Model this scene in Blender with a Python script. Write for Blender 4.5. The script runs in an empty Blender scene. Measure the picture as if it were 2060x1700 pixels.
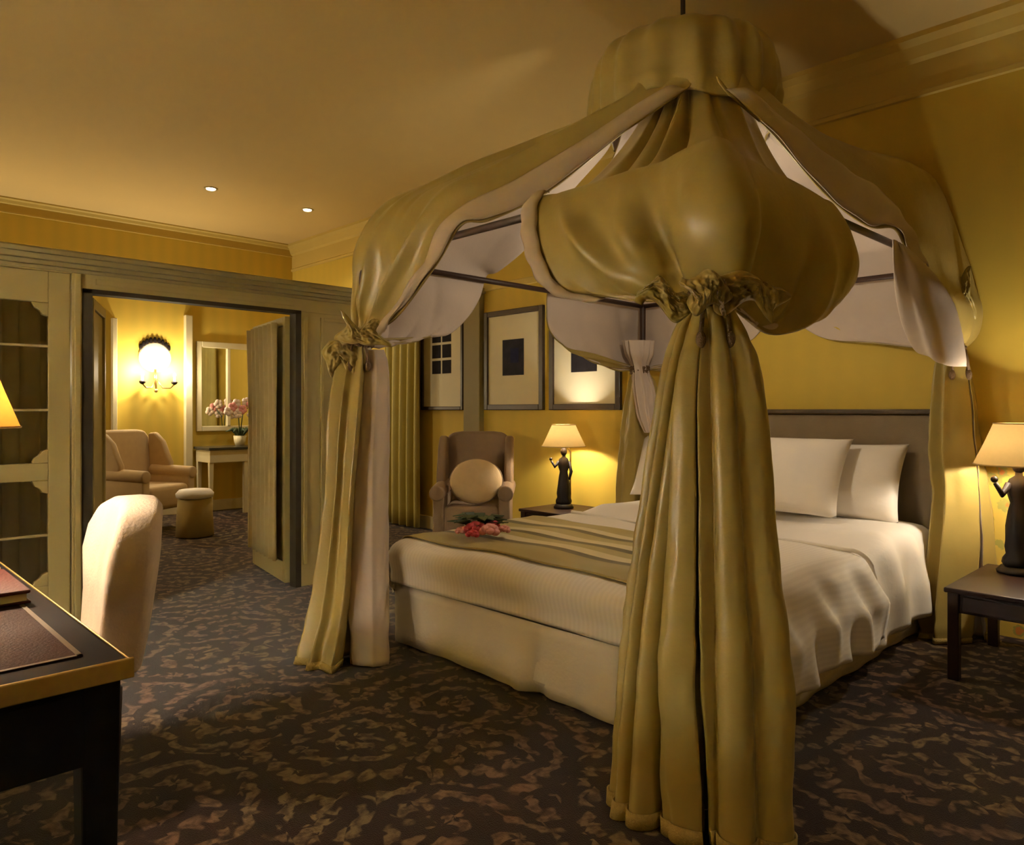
import bpy, bmesh, math, random
import numpy as np
from mathutils import Vector, Matrix
random.seed(7)
rng = np.random.RandomState(7)
scene = bpy.context.scene
COL = scene.collection
PI = math.pi

# ------------------------------------------------------------------ camera
TH = math.radians(45.8)                 # the view is turned 45.8 degrees left of the bed's long axis
F = 1480.0                              # focal length in pixels of the 2060 px wide frame
HZ = 825.0                              # pixel row of the horizon
EYE = 1.2
cam_d = bpy.data.cameras.new('camera')
cam_d.sensor_width = 36.0
cam_d.lens = F / 2060 * 36.0
cam_d.shift_y = (HZ - 850.0) / 2060.0
cam_d.clip_start = 0.05
cam = bpy.data.objects.new('camera', cam_d)
cam.location = (0, 0, EYE)
cam.rotation_euler = (PI / 2, 0, TH)
COL.objects.link(cam)
scene.camera = cam
# ------------------------------------------------------------------ exposure, world
scene.view_settings.view_transform = 'Standard'
scene.view_settings.look = 'None'
scene.view_settings.gamma = 1.0
scene.view_settings.use_curve_mapping = False
scene.view_settings.exposure = 1.42
wd = bpy.data.worlds.new('world')
scene.world = wd
wd.use_nodes = True
wd.node_tree.nodes['Background'].inputs[0].default_value = (1.0, 0.72, 0.42, 1)
wd.node_tree.nodes['Background'].inputs[1].default_value = 0.01
WARM = (1.0, 0.87, 0.68)
W_BED, W_DESK, W_SCONCE, W_DOWN, W_FLOOR_FILL = 33.0, 56.0, 9.6, 14.0, 480.0
W_CANOPY_FILL = 6.0   # lamp strengths in watts; canopy and floor ones are added fill

# ------------------------------------------------------------------ frame helpers
FW = Vector((-math.sin(TH), math.cos(TH), 0)); RT = Vector((math.cos(TH), math.sin(TH), 0))
def ray(px):
    return FW + RT * ((px - 1030.0) / F)
def pd(px, py, d):
    """the point seen at pixel (px, py) at depth d"""
    p = ray(px) * d
    return Vector((p.x, p.y, EYE + d * (HZ - py) / F))
def gz(px, z, d):
    p = ray(px) * d
    return Vector((p.x, p.y, z))

# ------------------------------------------------------------------ materials
MATS = {}
def nt(m): return m.node_tree.nodes, m.node_tree.links
def mat(name, col, rough=0.6, metal=0.0, noise=0.0, nscale=20.0, bump=0.0, bscale=80.0, sheen=0.0, spec=0.4, emit=None, estr=0.0):
    if name in MATS: return MATS[name]
    m = bpy.data.materials.new(name); m.use_nodes = True
    N, L = nt(m); b = N['Principled BSDF']
    b.inputs['Base Color'].default_value = (*col, 1)
    b.inputs['Roughness'].default_value = rough
    b.inputs['Metallic'].default_value = metal
    b.inputs['Specular IOR Level'].default_value = spec
    if sheen:
        b.inputs['Sheen Weight'].default_value = sheen
        b.inputs['Sheen Tint'].default_value = (*[min(1, c * 1.6 + .1) for c in col], 1)
    tc = N.new('ShaderNodeTexCoord')
    if noise:
        n = N.new('ShaderNodeTexNoise'); n.inputs['Scale'].default_value = nscale; n.inputs['Detail'].default_value = 4
        L.new(tc.outputs['Object'], n.inputs['Vector'])
        mx = N.new('ShaderNodeMix'); mx.data_type = 'RGBA'
        mx.inputs[6].default_value = (*[c * (1 - noise) for c in col], 1)
        mx.inputs[7].default_value = (*[min(1, c * (1 + noise)) for c in col], 1)
        L.new(n.outputs['Fac'], mx.inputs[0]); L.new(mx.outputs[2], b.inputs['Base Color'])
    if bump:
        n2 = N.new('ShaderNodeTexNoise'); n2.inputs['Scale'].default_value = bscale; n2.inputs['Detail'].default_value = 3
        L.new(tc.outputs['Object'], n2.inputs['Vector'])
        bp = N.new('ShaderNodeBump'); bp.inputs['Strength'].default_value = bump; bp.inputs['Distance'].default_value = 0.01
        L.new(n2.outputs['Fac'], bp.inputs['Height']); L.new(bp.outputs[0], b.inputs['Normal'])
    if emit:
        b.inputs['Emission Color'].default_value = (*emit, 1); b.inputs['Emission Strength'].default_value = estr
    MATS[name] = m
    return m

def ramp(N, stops, interp='CONSTANT'):
    r = N.new('ShaderNodeValToRGB'); cr_ = r.color_ramp; cr_.interpolation = interp
    while len(cr_.elements) < len(stops): cr_.elements.new(0.5)
    for e, (p, c) in zip(cr_.elements, stops):
        e.position = p; e.color = (*c, 1)
    return r

def mth(N, L, op, a, b=None, c=None):
    n = N.new('ShaderNodeMath'); n.operation = op
    for i, v in enumerate((a, b, c)):
        if v is None: continue
        if isinstance(v, (int, float)): n.inputs[i].default_value = v
        else: L.new(v, n.inputs[i])
    return n.outputs[0]

def carpet_material():
    m = bpy.data.materials.new('carpet'); m.use_nodes = True
    N, L = nt(m); b = N['Principled BSDF']
    b.inputs['Roughness'].default_value = 0.95; b.inputs['Specular IOR Level'].default_value = 0.1
    b.inputs['Sheen Weight'].default_value = 0.15
    tc = N.new('ShaderNodeTexCoord')
    mp = N.new('ShaderNodeMapping'); mp.inputs['Location'].default_value = (0.28, 0.11, 0)
    L.new(tc.outputs['Object'], mp.inputs['Vector'])
    nz = N.new('ShaderNodeTexNoise'); nz.inputs['Scale'].default_value = 3.2; nz.inputs['Detail'].default_value = 2
    L.new(mp.outputs[0], nz.inputs['Vector'])
    sub = N.new('ShaderNodeVectorMath'); sub.operation = 'SUBTRACT'; sub.inputs[1].default_value = (.5, .5, .5)
    L.new(nz.outputs['Color'], sub.inputs[0])
    sc = N.new('ShaderNodeVectorMath'); sc.operation = 'SCALE'; sc.inputs['Scale'].default_value = 0.13
    L.new(sub.outputs[0], sc.inputs[0])
    ad = N.new('ShaderNodeVectorMath'); ad.operation = 'ADD'
    L.new(mp.outputs[0], ad.inputs[0]); L.new(sc.outputs[0], ad.inputs[1])
    def layer(scale, arms, freq, rnd, lo):
        v = N.new('ShaderNodeTexVoronoi'); v.voronoi_dimensions = '2D'; v.inputs['Scale'].default_value = scale
        v.inputs['Randomness'].default_value = rnd
        L.new(ad.outputs[0], v.inputs['Vector'])
        d = N.new('ShaderNodeVectorMath'); d.operation = 'SUBTRACT'
        L.new(ad.outputs[0], d.inputs[0]); L.new(v.outputs['Position'], d.inputs[1])
        sx = N.new('ShaderNodeSeparateXYZ'); L.new(d.outputs[0], sx.inputs[0])
        th = mth(N, L, 'ARCTAN2', sx.outputs[1], sx.outputs[0])
        r = mth(N, L, 'SQRT', mth(N, L, 'ADD', mth(N, L, 'MULTIPLY', sx.outputs[0], sx.outputs[0]), mth(N, L, 'MULTIPLY', sx.outputs[1], sx.outputs[1])))
        sc_ = N.new('ShaderNodeSeparateColor'); L.new(v.outputs['Color'], sc_.inputs[0])
        sg = mth(N, L, 'SUBTRACT', mth(N, L, 'MULTIPLY', mth(N, L, 'GREATER_THAN', sc_.outputs[0], .5), 2.0), 1.0)
        ph = mth(N, L, 'MULTIPLY', sc_.outputs[1], 6.28)
        # leafy edge on the spiral arms
        leaf = mth(N, L, 'MULTIPLY', mth(N, L, 'SINE', mth(N, L, 'MULTIPLY', th, 7.0)), 0.75)
        a = mth(N, L, 'ADD', mth(N, L, 'MULTIPLY', mth(N, L, 'MULTIPLY', th, float(arms)), sg), mth(N, L, 'MULTIPLY', r, freq))
        s = mth(N, L, 'SINE', mth(N, L, 'ADD', mth(N, L, 'ADD', a, ph), leaf))
        return s, v, sc_
    s1, v1, c1 = layer(1.7, 1, 52.0, 0.8, 0)
    s2, v2, c2 = layer(5.6, 2, 84.0, 0.9, 0)
    n2 = N.new('ShaderNodeTexNoise'); n2.inputs['Scale'].default_value = 9.0; n2.inputs['Detail'].default_value = 3
    L.new(mp.outputs[0], n2.inputs['Vector'])
    g = N.new('ShaderNodeTexNoise'); g.inputs['Scale'].default_value = 1.3; g.inputs['Detail'].default_value = 1
    L.new(mp.outputs[0], g.inputs['Vector'])
    mixv = mth(N, L, 'ADD', mth(N, L, 'MULTIPLY', s1, 0.64), mth(N, L, 'MULTIPLY', s2, 0.50))
    mixv = mth(N, L, 'ADD', mixv, mth(N, L, 'MULTIPLY', mth(N, L, 'SUBTRACT', n2.outputs['Fac'], .5), 1.15))
    mr = N.new('ShaderNodeMapRange'); mr.interpolation_type = 'SMOOTHSTEP'
    mr.inputs['From Min'].default_value = 0.06; mr.inputs['From Max'].default_value = 0.52
    L.new(mixv, mr.inputs['Value'])
    n3 = N.new('ShaderNodeTexNoise'); n3.inputs['Scale'].default_value = 34.0; n3.inputs['Detail'].default_value = 2
    L.new(ad.outputs[0], n3.inputs['Vector'])
    lace = N.new('ShaderNodeMapRange'); lace.inputs['From Min'].default_value = .36; lace.inputs['From Max'].default_value = .60
    lace.inputs['To Min'].default_value = .28; lace.inputs['To Max'].default_value = 1.0
    L.new(n3.outputs['Fac'], lace.inputs['Value'])
    mask = mth(N, L, 'MULTIPLY', mr.outputs[0], lace.outputs[0])
    tint = N.new('ShaderNodeMix'); tint.data_type = 'RGBA'
    tint.inputs[6].default_value = (0.160, 0.088, 0.052, 1); tint.inputs[7].default_value = (0.170, 0.122, 0.058, 1)
    t2 = N.new('ShaderNodeMapRange'); t2.inputs['From Min'].default_value = .35; t2.inputs['From Max'].default_value = .65
    L.new(g.outputs['Fac'], t2.inputs['Value']); L.new(t2.outputs[0], tint.inputs[0])
    base = N.new('ShaderNodeMix'); base.data_type = 'RGBA'
    base.inputs[6].default_value = (0.007, 0.003, 0.002, 1); base.inputs[7].default_value = (0.026, 0.008, 0.005, 1)
    L.new(n2.outputs['Fac'], base.inputs[0])
    fin = N.new('ShaderNodeMix'); fin.data_type = 'RGBA'
    L.new(mask, fin.inputs[0]); L.new(base.outputs[2], fin.inputs[6]); L.new(tint.outputs[2], fin.inputs[7])
    L.new(fin.outputs[2], b.inputs['Base Color'])
    fz = N.new('ShaderNodeTexNoise'); fz.inputs['Scale'].default_value = 260
    L.new(tc.outputs['Object'], fz.inputs['Vector'])
    bp = N.new('ShaderNodeBump'); bp.inputs['Strength'].default_value = .5; bp.inputs['Distance'].default_value = .006
    L.new(fz.outputs['Fac'], bp.inputs['Height']); L.new(bp.outputs[0], b.inputs['Normal'])
    return m

def striped(name, stops, coord='UV', axis=1, scale=1.0, rough=.7, interp='CONSTANT', sheen=.2):
    """stripes across one axis of the cloth, repeating every 1/scale"""
    m = bpy.data.materials.new(name); m.use_nodes = True
    N, L = nt(m); b = N['Principled BSDF']; b.inputs['Roughness'].default_value = rough
    b.inputs['Sheen Weight'].default_value = sheen; b.inputs['Specular IOR Level'].default_value = .3
    tc = N.new('ShaderNodeTexCoord'); sx = N.new('ShaderNodeSeparateXYZ'); L.new(tc.outputs[coord], sx.inputs[0])
    v = mth(N, L, 'FRACT', mth(N, L, 'MULTIPLY', sx.outputs[axis], scale))
    r = ramp(N, stops, interp); L.new(v, r.inputs[0]); L.new(r.outputs[0], b.inputs['Base Color'])
    MATS[name] = m
    return m

def wallpaper(name, c0, c1, floral=None):
    """yellow wallpaper: soft stripes and, if asked, scattered flower sprays"""
    m = bpy.data.materials.new(name); m.use_nodes = True
    N, L = nt(m); b = N['Principled BSDF']; b.inputs['Roughness'].default_value = .62; b.inputs['Specular IOR Level'].default_value = .25
    tc = N.new('ShaderNodeTexCoord'); sx = N.new('ShaderNodeSeparateXYZ'); L.new(tc.outputs['Object'], sx.inputs[0])
    h = mth(N, L, 'ADD', sx.outputs[0], sx.outputs[1])
    s = mth(N, L, 'MULTIPLY_ADD', mth(N, L, 'SINE', mth(N, L, 'MULTIPLY', h, 42.0)), .5, .5)
    mx = N.new('ShaderNodeMix'); mx.data_type = 'RGBA'
    mx.inputs[6].default_value = (*c0, 1); mx.inputs[7].default_value = (*c1, 1)
    L.new(s, mx.inputs[0])
    out = mx.outputs[2]
    if floral:
        v = N.new('ShaderNodeTexVoronoi'); v.inputs['Scale'].default_value = 10.5; v.inputs['Randomness'].default_value = .8
        L.new(tc.outputs['Object'], v.inputs['Vector'])
        nz = N.new('ShaderNodeTexNoise'); nz.inputs['Scale'].default_value = 30; L.new(tc.outputs['Object'], nz.inputs['Vector'])
        d = mth(N, L, 'ADD', v.outputs['Distance'], mth(N, L, 'MULTIPLY', mth(N, L, 'SUBTRACT', nz.outputs['Fac'], .5), .7))
        r = ramp(N, [(0, floral[0]), (.16, floral[0]), (.2, floral[1]), (.34, floral[1]), (.38, c0)], 'LINEAR')
        L.new(d, r.inputs[0])
        k = N.new('ShaderNodeMapRange'); k.inputs['From Min'].default_value = .30; k.inputs['From Max'].default_value = .38
        k.inputs['To Min'].default_value = .85; k.inputs['To Max'].default_value = 0
        L.new(d, k.inputs['Value'])
        m2 = N.new('ShaderNodeMix'); m2.data_type = 'RGBA'
        L.new(k.outputs[0], m2.inputs[0]); L.new(out, m2.inputs[6]); L.new(r.outputs[0], m2.inputs[7])
        out = m2.outputs[2]
    L.new(out, b.inputs['Base Color'])
    MATS[name] = m
    return m

def shade_material(name, col, trans):
    m = bpy.data.materials.new(name); m.use_nodes = True
    N, L = nt(m); N.remove(N['Principled BSDF'])
    d = N.new('ShaderNodeBsdfDiffuse'); t = N.new('ShaderNodeBsdfTranslucent'); x = N.new('ShaderNodeMixShader')
    tc = N.new('ShaderNodeTexCoord'); nz = N.new('ShaderNodeTexNoise'); nz.inputs['Scale'].default_value = 60
    L.new(tc.outputs['Object'], nz.inputs['Vector'])
    mx = N.new('ShaderNodeMix'); mx.data_type = 'RGBA'; mx.inputs[6].default_value = (*[c * .92 for c in col], 1); mx.inputs[7].default_value = (*col, 1)
    L.new(nz.outputs['Fac'], mx.inputs[0])
    L.new(mx.outputs[2], d.inputs[0]); L.new(mx.outputs[2], t.inputs[0])
    x.inputs[0].default_value = trans
    L.new(d.outputs[0], x.inputs[1]); L.new(t.outputs[0], x.inputs[2]); L.new(x.outputs[0], N['Material Output'].inputs[0])
    return m

GOLD = mat('gold_satin', (0.36, 0.274, 0.080), .36, noise=.10, nscale=6, bump=.12, bscale=35, sheen=.25, spec=.55)
LINING = mat('lining', (0.60, 0.505, 0.43), .75, noise=.05, nscale=9, bump=.1, bscale=40, sheen=.15)
TRIMY = mat('gold_fringe', (0.46, 0.34, 0.10), .6, noise=.25, nscale=120, bump=.6, bscale=300)
CORD = mat('brown_cord', (0.15, 0.09, 0.045), .6, noise=.35, nscale=90, bump=.5, bscale=200)
DARKWOOD = mat('dark_wood', (0.022, 0.010, 0.008), .4, noise=.35, nscale=14, spec=.2)
POST = mat('post_wood', (0.05, 0.026, 0.018), .45, noise=.3, nscale=20)
BLACK = mat('black_lacquer', (0.008, 0.007, 0.008), .6, noise=.2, nscale=8, spec=.06)
GILT = mat('gilt_edge', (0.52, 0.37, 0.12), .42, metal=.5, noise=.2, nscale=40)
LEATHER = mat('brown_leather', (0.032, 0.011, 0.007), .6, noise=.25, nscale=40, bump=.2, bscale=160, spec=.06)
REDL = mat('red_leather', (0.070, 0.010, 0.009), .5, noise=.2, nscale=30, bump=.15, bscale=120, spec=.25)
TOOL = mat('gilt_tooling', (0.12, 0.08, 0.04), .5, noise=.3, nscale=120)
LINEN = striped('satin_stripe_linen', [(0, (.88, .82, .74)), (.5, (.84, .78, .70))], 'UV', 0, 42.0, .6)
LINEN2 = mat('white_linen', (.88, .82, .74), .7, noise=.03, nscale=10, bump=.15, bscale=30, sheen=.1)
SKIRT = mat('cream_skirt', (.86, .78, .66), .75, noise=.05, nscale=12, bump=.2, bscale=60)
RUNNER = striped('striped_runner', [(0, (.36, .28, .09)), (.24, (.11, .085, .03)), (.29, (.68, .58, .34)), (.37, (.42, .33, .11)), (.47, (.11, .085, .03)),
                 (.52, (.68, .58, .34)), (.60, (.44, .35, .12)), (.72, (.14, .11, .04)), (.77, (.68, .58, .34)), (.85, (.42, .33, .11))], 'UV', 1, 1.0, .55)
HEADB = mat('brown_upholstery', (.205, .150, .085), .75, noise=.1, nscale=14, bump=.2, bscale=200, sheen=.2)
OLIVE = mat('olive_paint', (.47, .40, .185), .45, noise=.05, nscale=5)
OLIVED = mat('olive_cornice', (.36, .305, .155), .45, noise=.05, nscale=5)
CEIL = mat('ceiling_paint', (.66, .50, .21), .8, noise=.02, nscale=2)
CORN = mat('cornice_paint', (.58, .43, .11), .6, noise=.03, nscale=3)
PAPER = wallpaper('yellow_wallpaper', (.64, .45, .070), (.59, .43, .070))
PAPERF = wallpaper('floral_wallpaper', (.66, .47, .085), (.61, .44, .08), ((.60, .20, .05), (.34, .33, .08)))
PAPERX = wallpaper('plain_yellow', (.62, .445, .068), (.60, .435, .068))
MUSLIN = mat('grey_green_curtain', (.52, .50, .34), .8, noise=.12, nscale=12, bump=.2, bscale=50)
DRAPEY = mat('yellow_drape', (.50, .43, .13), .7, noise=.12, nscale=8, bump=.2, bscale=40, sheen=.2)
PALEF = mat('pale_floral_upholstery', (.80, .64, .50), .8, noise=.16, nscale=16, bump=.25, bscale=120, sheen=.25)
BROWNF = mat('brown_chair_fabric', (.22, .145, .085), .8, noise=.10, nscale=18, bump=.2, bscale=150, sheen=.25)
TANF = mat('tan_cushion', (.55, .40, .22), .8, noise=.1, nscale=20, bump=.2, bscale=150, sheen=.2)
BRONZE = mat('dark_bronze', (.012, .008, .007), .5, noise=.3, nscale=30, spec=.15)
BRASS = mat('brass', (.60, .42, .16), .3, metal=.9, noise=.1, nscale=40)
FRAMEB = mat('black_brown_frame', (.035, .020, .013), .35, noise=.25, nscale=30, spec=.5)
MATB = mat('cream_mount', (.72, .66, .47), .7, noise=.03, nscale=8)
CREAMW = mat('cream_paint', (.62, .54, .32), .5, noise=.05, nscale=6)
DKGAP = mat('jamb_shade_dark', (.030, .020, .010), .6, noise=.2, nscale=10)  # near-black colour stands for shade in the door gaps
SILVER = mat('mirror_glass', (.85, .83, .76), .04, metal=1.0)
GREEN = mat('leaf_green', (.035, .055, .02), .5, noise=.4, nscale=30)
PINK = mat('pink_petal', (.70, .30, .28), .6, noise=.2, nscale=60)
REDP = mat('red_petal', (.45, .04, .05), .6, noise=.2, nscale=60)
WHITEP = mat('cream_petal', (.75, .60, .50), .6, noise=.15, nscale=60)
BULB = mat('bulb_glow', (1, .85, .55), .5, emit=(1.0, .78, .42), estr=9.0)
SPOTG = mat('downlight_glow', (1, .85, .55), .5, emit=(1.0, .80, .45), estr=7.0)
CHROME = mat('downlight_rim', (.6, .5, .3), .4, metal=.5)
GLASSM = bpy.data.materials.new('window_glass'); GLASSM.use_nodes = True
_N, _L = nt(GLASSM); _N.remove(_N['Principled BSDF'])
_g = _N.new('ShaderNodeBsdfGlossy'); _g.inputs['Roughness'].default_value = .04; _t = _N.new('ShaderNodeBsdfTransparent'); _x = _N.new('ShaderNodeMixShader')
_fr = _N.new('ShaderNodeFresnel'); _fr.inputs[0].default_value = 1.45
_L.new(_fr.outputs[0], _x.inputs[0]); _L.new(_t.outputs[0], _x.inputs[1]); _L.new(_g.outputs[0], _x.inputs[2]); _L.new(_x.outputs[0], _N['Material Output'].inputs[0])
SHADE = shade_material('cream_lampshade', (.80, .56, .22), .045)
SHADEO = shade_material('orange_lampshade', (.80, .34, .05), .06)

# ------------------------------------------------------------------ objects and mesh helpers
def empty(name, label, cat, loc, rz=0.0, group=None):
    o = bpy.data.objects.new(name, None); COL.objects.link(o)
    o.empty_display_size = .1
    o.location = loc; o.rotation_euler = (0, 0, rz)
    o['label'] = label; o['category'] = cat
    if group: o['group'] = group
    return o
def link(name, me, m, parent=None):
    o = bpy.data.objects.new(name, me); COL.objects.link(o)
    ms = m if isinstance(m, (list, tuple)) else [m]
    for q in ms: me.materials.append(q)
    if parent is not None: o.parent = parent
    return o
def tag(o, label, cat, group=None):
    o['label'] = label; o['category'] = cat
    if group: o['group'] = group
    return o
def struct(o):
    o['kind'] = 'structure'; return o
def smooth(me, ang=None):
    for p in me.polygons: p.use_smooth = True
def new_bm(): return bmesh.new()
def done(bm, name, m, parent=None, sm=False, bevel=0.0, seg=2, subsurf=0):
    bmesh.ops.recalc_face_normals(bm, faces=bm.faces)
    me = bpy.data.meshes.new(name); bm.to_mesh(me); bm.free()
    if sm: smooth(me)
    o = link(name, me, m, parent)
    if bevel:
        b = o.modifiers.new('bevel', 'BEVEL'); b.width = bevel; b.segments = seg; b.limit_method = 'ANGLE'; b.angle_limit = .6
    if subsurf:
        s = o.modifiers.new('sub', 'SUBSURF'); s.levels = subsurf; s.render_levels = subsurf
    return o
def box(bm, x0, x1, y0, y1, z0, z1):
    vs = [bm.verts.new((x, y, z)) for z in (z0, z1) for y in (y0, y1) for x in (x0, x1)]
    for f in ((0, 1, 3, 2), (4, 5, 7, 6), (0, 1, 5, 4), (2, 3, 7, 6), (0, 2, 6, 4), (1, 3, 7, 5)):
        bm.faces.new([vs[i] for i in f])
    return vs
def obox(bm, c, ux, uy, uz):
    """box with centre c and half-extent vectors"""
    c, ux, uy, uz = map(Vector, (c, ux, uy, uz))
    vs = [bm.verts.new(c + ux * a + uy * b + uz * d) for d in (-1, 1) for b in (-1, 1) for a in (-1, 1)]
    for f in ((0, 1, 3, 2), (4, 5, 7, 6), (0, 1, 5, 4), (2, 3, 7, 6), (0, 2, 6, 4), (1, 3, 7, 5)):
        bm.faces.new([vs[i] for i in f])
def lathe(bm, prof, n=24, c=(0, 0, 0), sx=1.0, sy=1.0, cap=True):
    rings = []
    for r, z in prof:
        rings.append([bm.verts.new((c[0] + sx * r * math.cos(2 * PI * i / n), c[1] + sy * r * math.sin(2 * PI * i / n), c[2] + z)) for i in range(n)])
    for a, b in zip(rings[:-1], rings[1:]):
        for i in range(n):
            bm.faces.new((a[i], a[(i + 1) % n], b[(i + 1) % n], b[i]))
    if cap:
        bm.faces.new(rings[0][::-1]); bm.faces.new(rings[-1])
def tube(bm, pts, rad, n=8, cap=True):
    pts = [Vector(p) for p in pts]
    rads = rad if isinstance(rad, (list, tuple)) else [rad] * len(pts)
    rings = []; up0 = Vector((0, 0, 1))
    for i, p in enumerate(pts):
        t = (pts[min(i + 1, len(pts) - 1)] - pts[max(i - 1, 0)]).normalized()
        a = t.cross(up0)
        if a.length < .05: a = t.cross(Vector((1, 0, 0)))
        a.normalize(); b = t.cross(a)
        rings.append([bm.verts.new(p + (a * math.cos(2 * PI * k / n) + b * math.sin(2 * PI * k / n)) * rads[i]) for k in range(n)])
    for A, B in zip(rings[:-1], rings[1:]):
        for k in range(n): bm.faces.new((A[k], A[(k + 1) % n], B[(k + 1) % n], B[k]))
    if cap: bm.faces.new(rings[0][::-1]); bm.faces.new(rings[-1])
def ball(bm, c, r, sx=1, sy=1, sz=1, u=12, v=8):
    mtx = Matrix.Translation(Vector(c)) @ Matrix.Diagonal((sx, sy, sz, 1))
    bmesh.ops.create_uvsphere(bm, u_segments=u, v_segments=v, radius=r, matrix=mtx)

def crs(P, n):
    """Catmull-Rom resampling of an array of points along axis 0"""
    P = np.asarray(P, float); k = len(P)
    Q = np.concatenate([[2 * P[0] - P[1]], P, [2 * P[-1] - P[-2]]])
    t = np.linspace(0, k - 1 - 1e-9, n); i = t.astype(int); f = (t - i).reshape((-1,) + (1,) * (P.ndim - 1))
    a, b, c, d = Q[i], Q[i + 1], Q[i + 2], Q[i + 3]
    return .5 * (2 * b + (c - a) * f + (2 * a - 5 * b + 4 * c - d) * f ** 2 + (3 * b - a - 3 * c + d) * f ** 3)
def surf(ctrl, nu, nv):
    G = crs(ctrl, nu)
    return crs(G.transpose(1, 0, 2), nv).transpose(1, 0, 2)
def gnormals(G):
    du = np.gradient(G, axis=0); dv = np.gradient(G, axis=1)
    n = np.cross(du, dv); l = np.linalg.norm(n, axis=2, keepdims=True); l[l < 1e-9] = 1
    return n / l
def gmesh(name, G, m, parent=None, thick=0.0, off=-1, mo=0, closed=False, uv=None, sub=0):
    nu, nv = G.shape[:2]
    vs = G.reshape(-1, 3).tolist(); fs = []; uvs = []
    rv = nv if closed else nv - 1
    for i in range(nu - 1):
        for j in range(rv):
            j2 = (j + 1) % nv
            fs.append((i * nv + j, (i + 1) * nv + j, (i + 1) * nv + j2, i * nv + j2))
            for a, b in ((i, j), (i + 1, j), (i + 1, j + 1), (i, j + 1)):
                uvs.append((b / max(1, rv), a / (nu - 1)) if uv is None else tuple(uv[a, min(b, nv - 1)]))
    me = bpy.data.meshes.new(name); me.from_pydata(vs, [], fs)
    ul = me.uv_layers.new(name='UVMap')
    for k, q in enumerate(uvs): ul.data[k].uv = q
    smooth(me)
    o = link(name, me, m, parent)
    if thick:
        s = o.modifiers.new('thick', 'SOLIDIFY'); s.thickness = thick; s.offset = off; s.material_offset = mo; s.material_offset_rim = 0
        s.use_quality_normals = True
    return o
def wobble(t, seed, k=5, lo=1, hi=6):
    """smooth repeatable 1-D noise"""
    r = np.random.RandomState(seed); s = np.zeros_like(t)
    for q in range(k):
        s = s + r.uniform(.4, 1) * np.sin(r.uniform(lo, hi) * t * PI + r.uniform(0, 6.28))
    return s / k

def point_light(name, loc, watts, col=WARM, rad=.03, parent=None):
    l = bpy.data.lights.new(name, 'POINT'); l.energy = watts; l.color = col; l.shadow_soft_size = rad
    o = bpy.data.objects.new(name, l); COL.objects.link(o); o.location = loc
    if parent is not None: o.parent = parent
    return o
def spot_light(name, loc, watts, size=2.0, col=WARM, rad=.05, parent=None):
    l = bpy.data.lights.new(name, 'SPOT'); l.energy = watts; l.color = col; l.shadow_soft_size = rad; l.spot_size = size; l.spot_blend = .6
    o = bpy.data.objects.new(name, l); COL.objects.link(o); o.location = loc
    if parent is not None: o.parent = parent
    return o

# ================================================================== the room
XF, XP, XR, YH, YB, ZC = -8.78, -4.58, 2.6, 4.6, -3.0, 3.32
bm = new_bm(); box(bm, XF - .1, XR + .1, YB - .1, YH + .1, -.1, 0); struct(done(bm, 'floor', carpet_material()))
bm = new_bm(); box(bm, XF - .1, XR + .1, YB - .1, YH + .1, ZC, ZC + .1); struct(done(bm, 'ceiling', CEIL))
bm = new_bm(); box(bm, XF - .1, XR + .1, YH, YH + .1, 0, ZC); struct(done(bm, 'wall_head', PAPERF))
bm = new_bm(); box(bm, XF - .1, XF, YB, YH, 0, ZC); struct(done(bm, 'wall_far', PAPER))
bm = new_bm(); box(bm, XR, XR + .1, YB, YH, 0, ZC); struct(done(bm, 'wall_right', PAPERX))
bm = new_bm(); box(bm, XF - .1, XR + .1, YB - .1, YB, 0, ZC); struct(done(bm, 'wall_back', PAPERX))
# plain yellow paper over the flowered dado, up to the cornice, on the head wall
bm = new_bm(); box(bm, XF, XR, YH - .012, YH, .96, ZC - .32); box(bm, XF, -1.30, YH - .012, YH, 0, .96); struct(done(bm, 'trim_1', PAPERX))
# crown cornices: a stepped profile
def cornice(name, pts_fn, m):
    prof = [(0, -.34), (.02, -.335), (.02, -.31), (.008, -.30), (.008, -.14), (.03, -.12), (.05, -.06), (.085, -.03), (.085, 0)]
    bm = new_bm(); rows = [[bm.verts.new(pts_fn(k, o, ZC + z)) for (o, z) in prof] for k in (0, 1)]
    for i in range(len(prof) - 1): bm.faces.new((rows[0][i], rows[1][i], rows[1][i + 1], rows[0][i + 1]))
    return struct(done(bm, name, m))
cornice('trim_2', lambda k, o, z: ((XF, XR)[k], YH - o - .012, z), CORN)
cornice('trim_3', lambda k, o, z: (XF + o * .6, (YB, YH)[k], ZC + (z - ZC) * .45), CORN)
bm = new_bm(); box(bm, XF, -1.25, YH - .03, YH - .012, 0, .13); struct(done(bm, 'baseboard_head', CREAMW, bevel=.005))
bm = new_bm(); box(bm, XF, XF + .02, YB, YH - .03, 0, .13); struct(done(bm, 'baseboard_far', CREAMW, bevel=.005))

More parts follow.
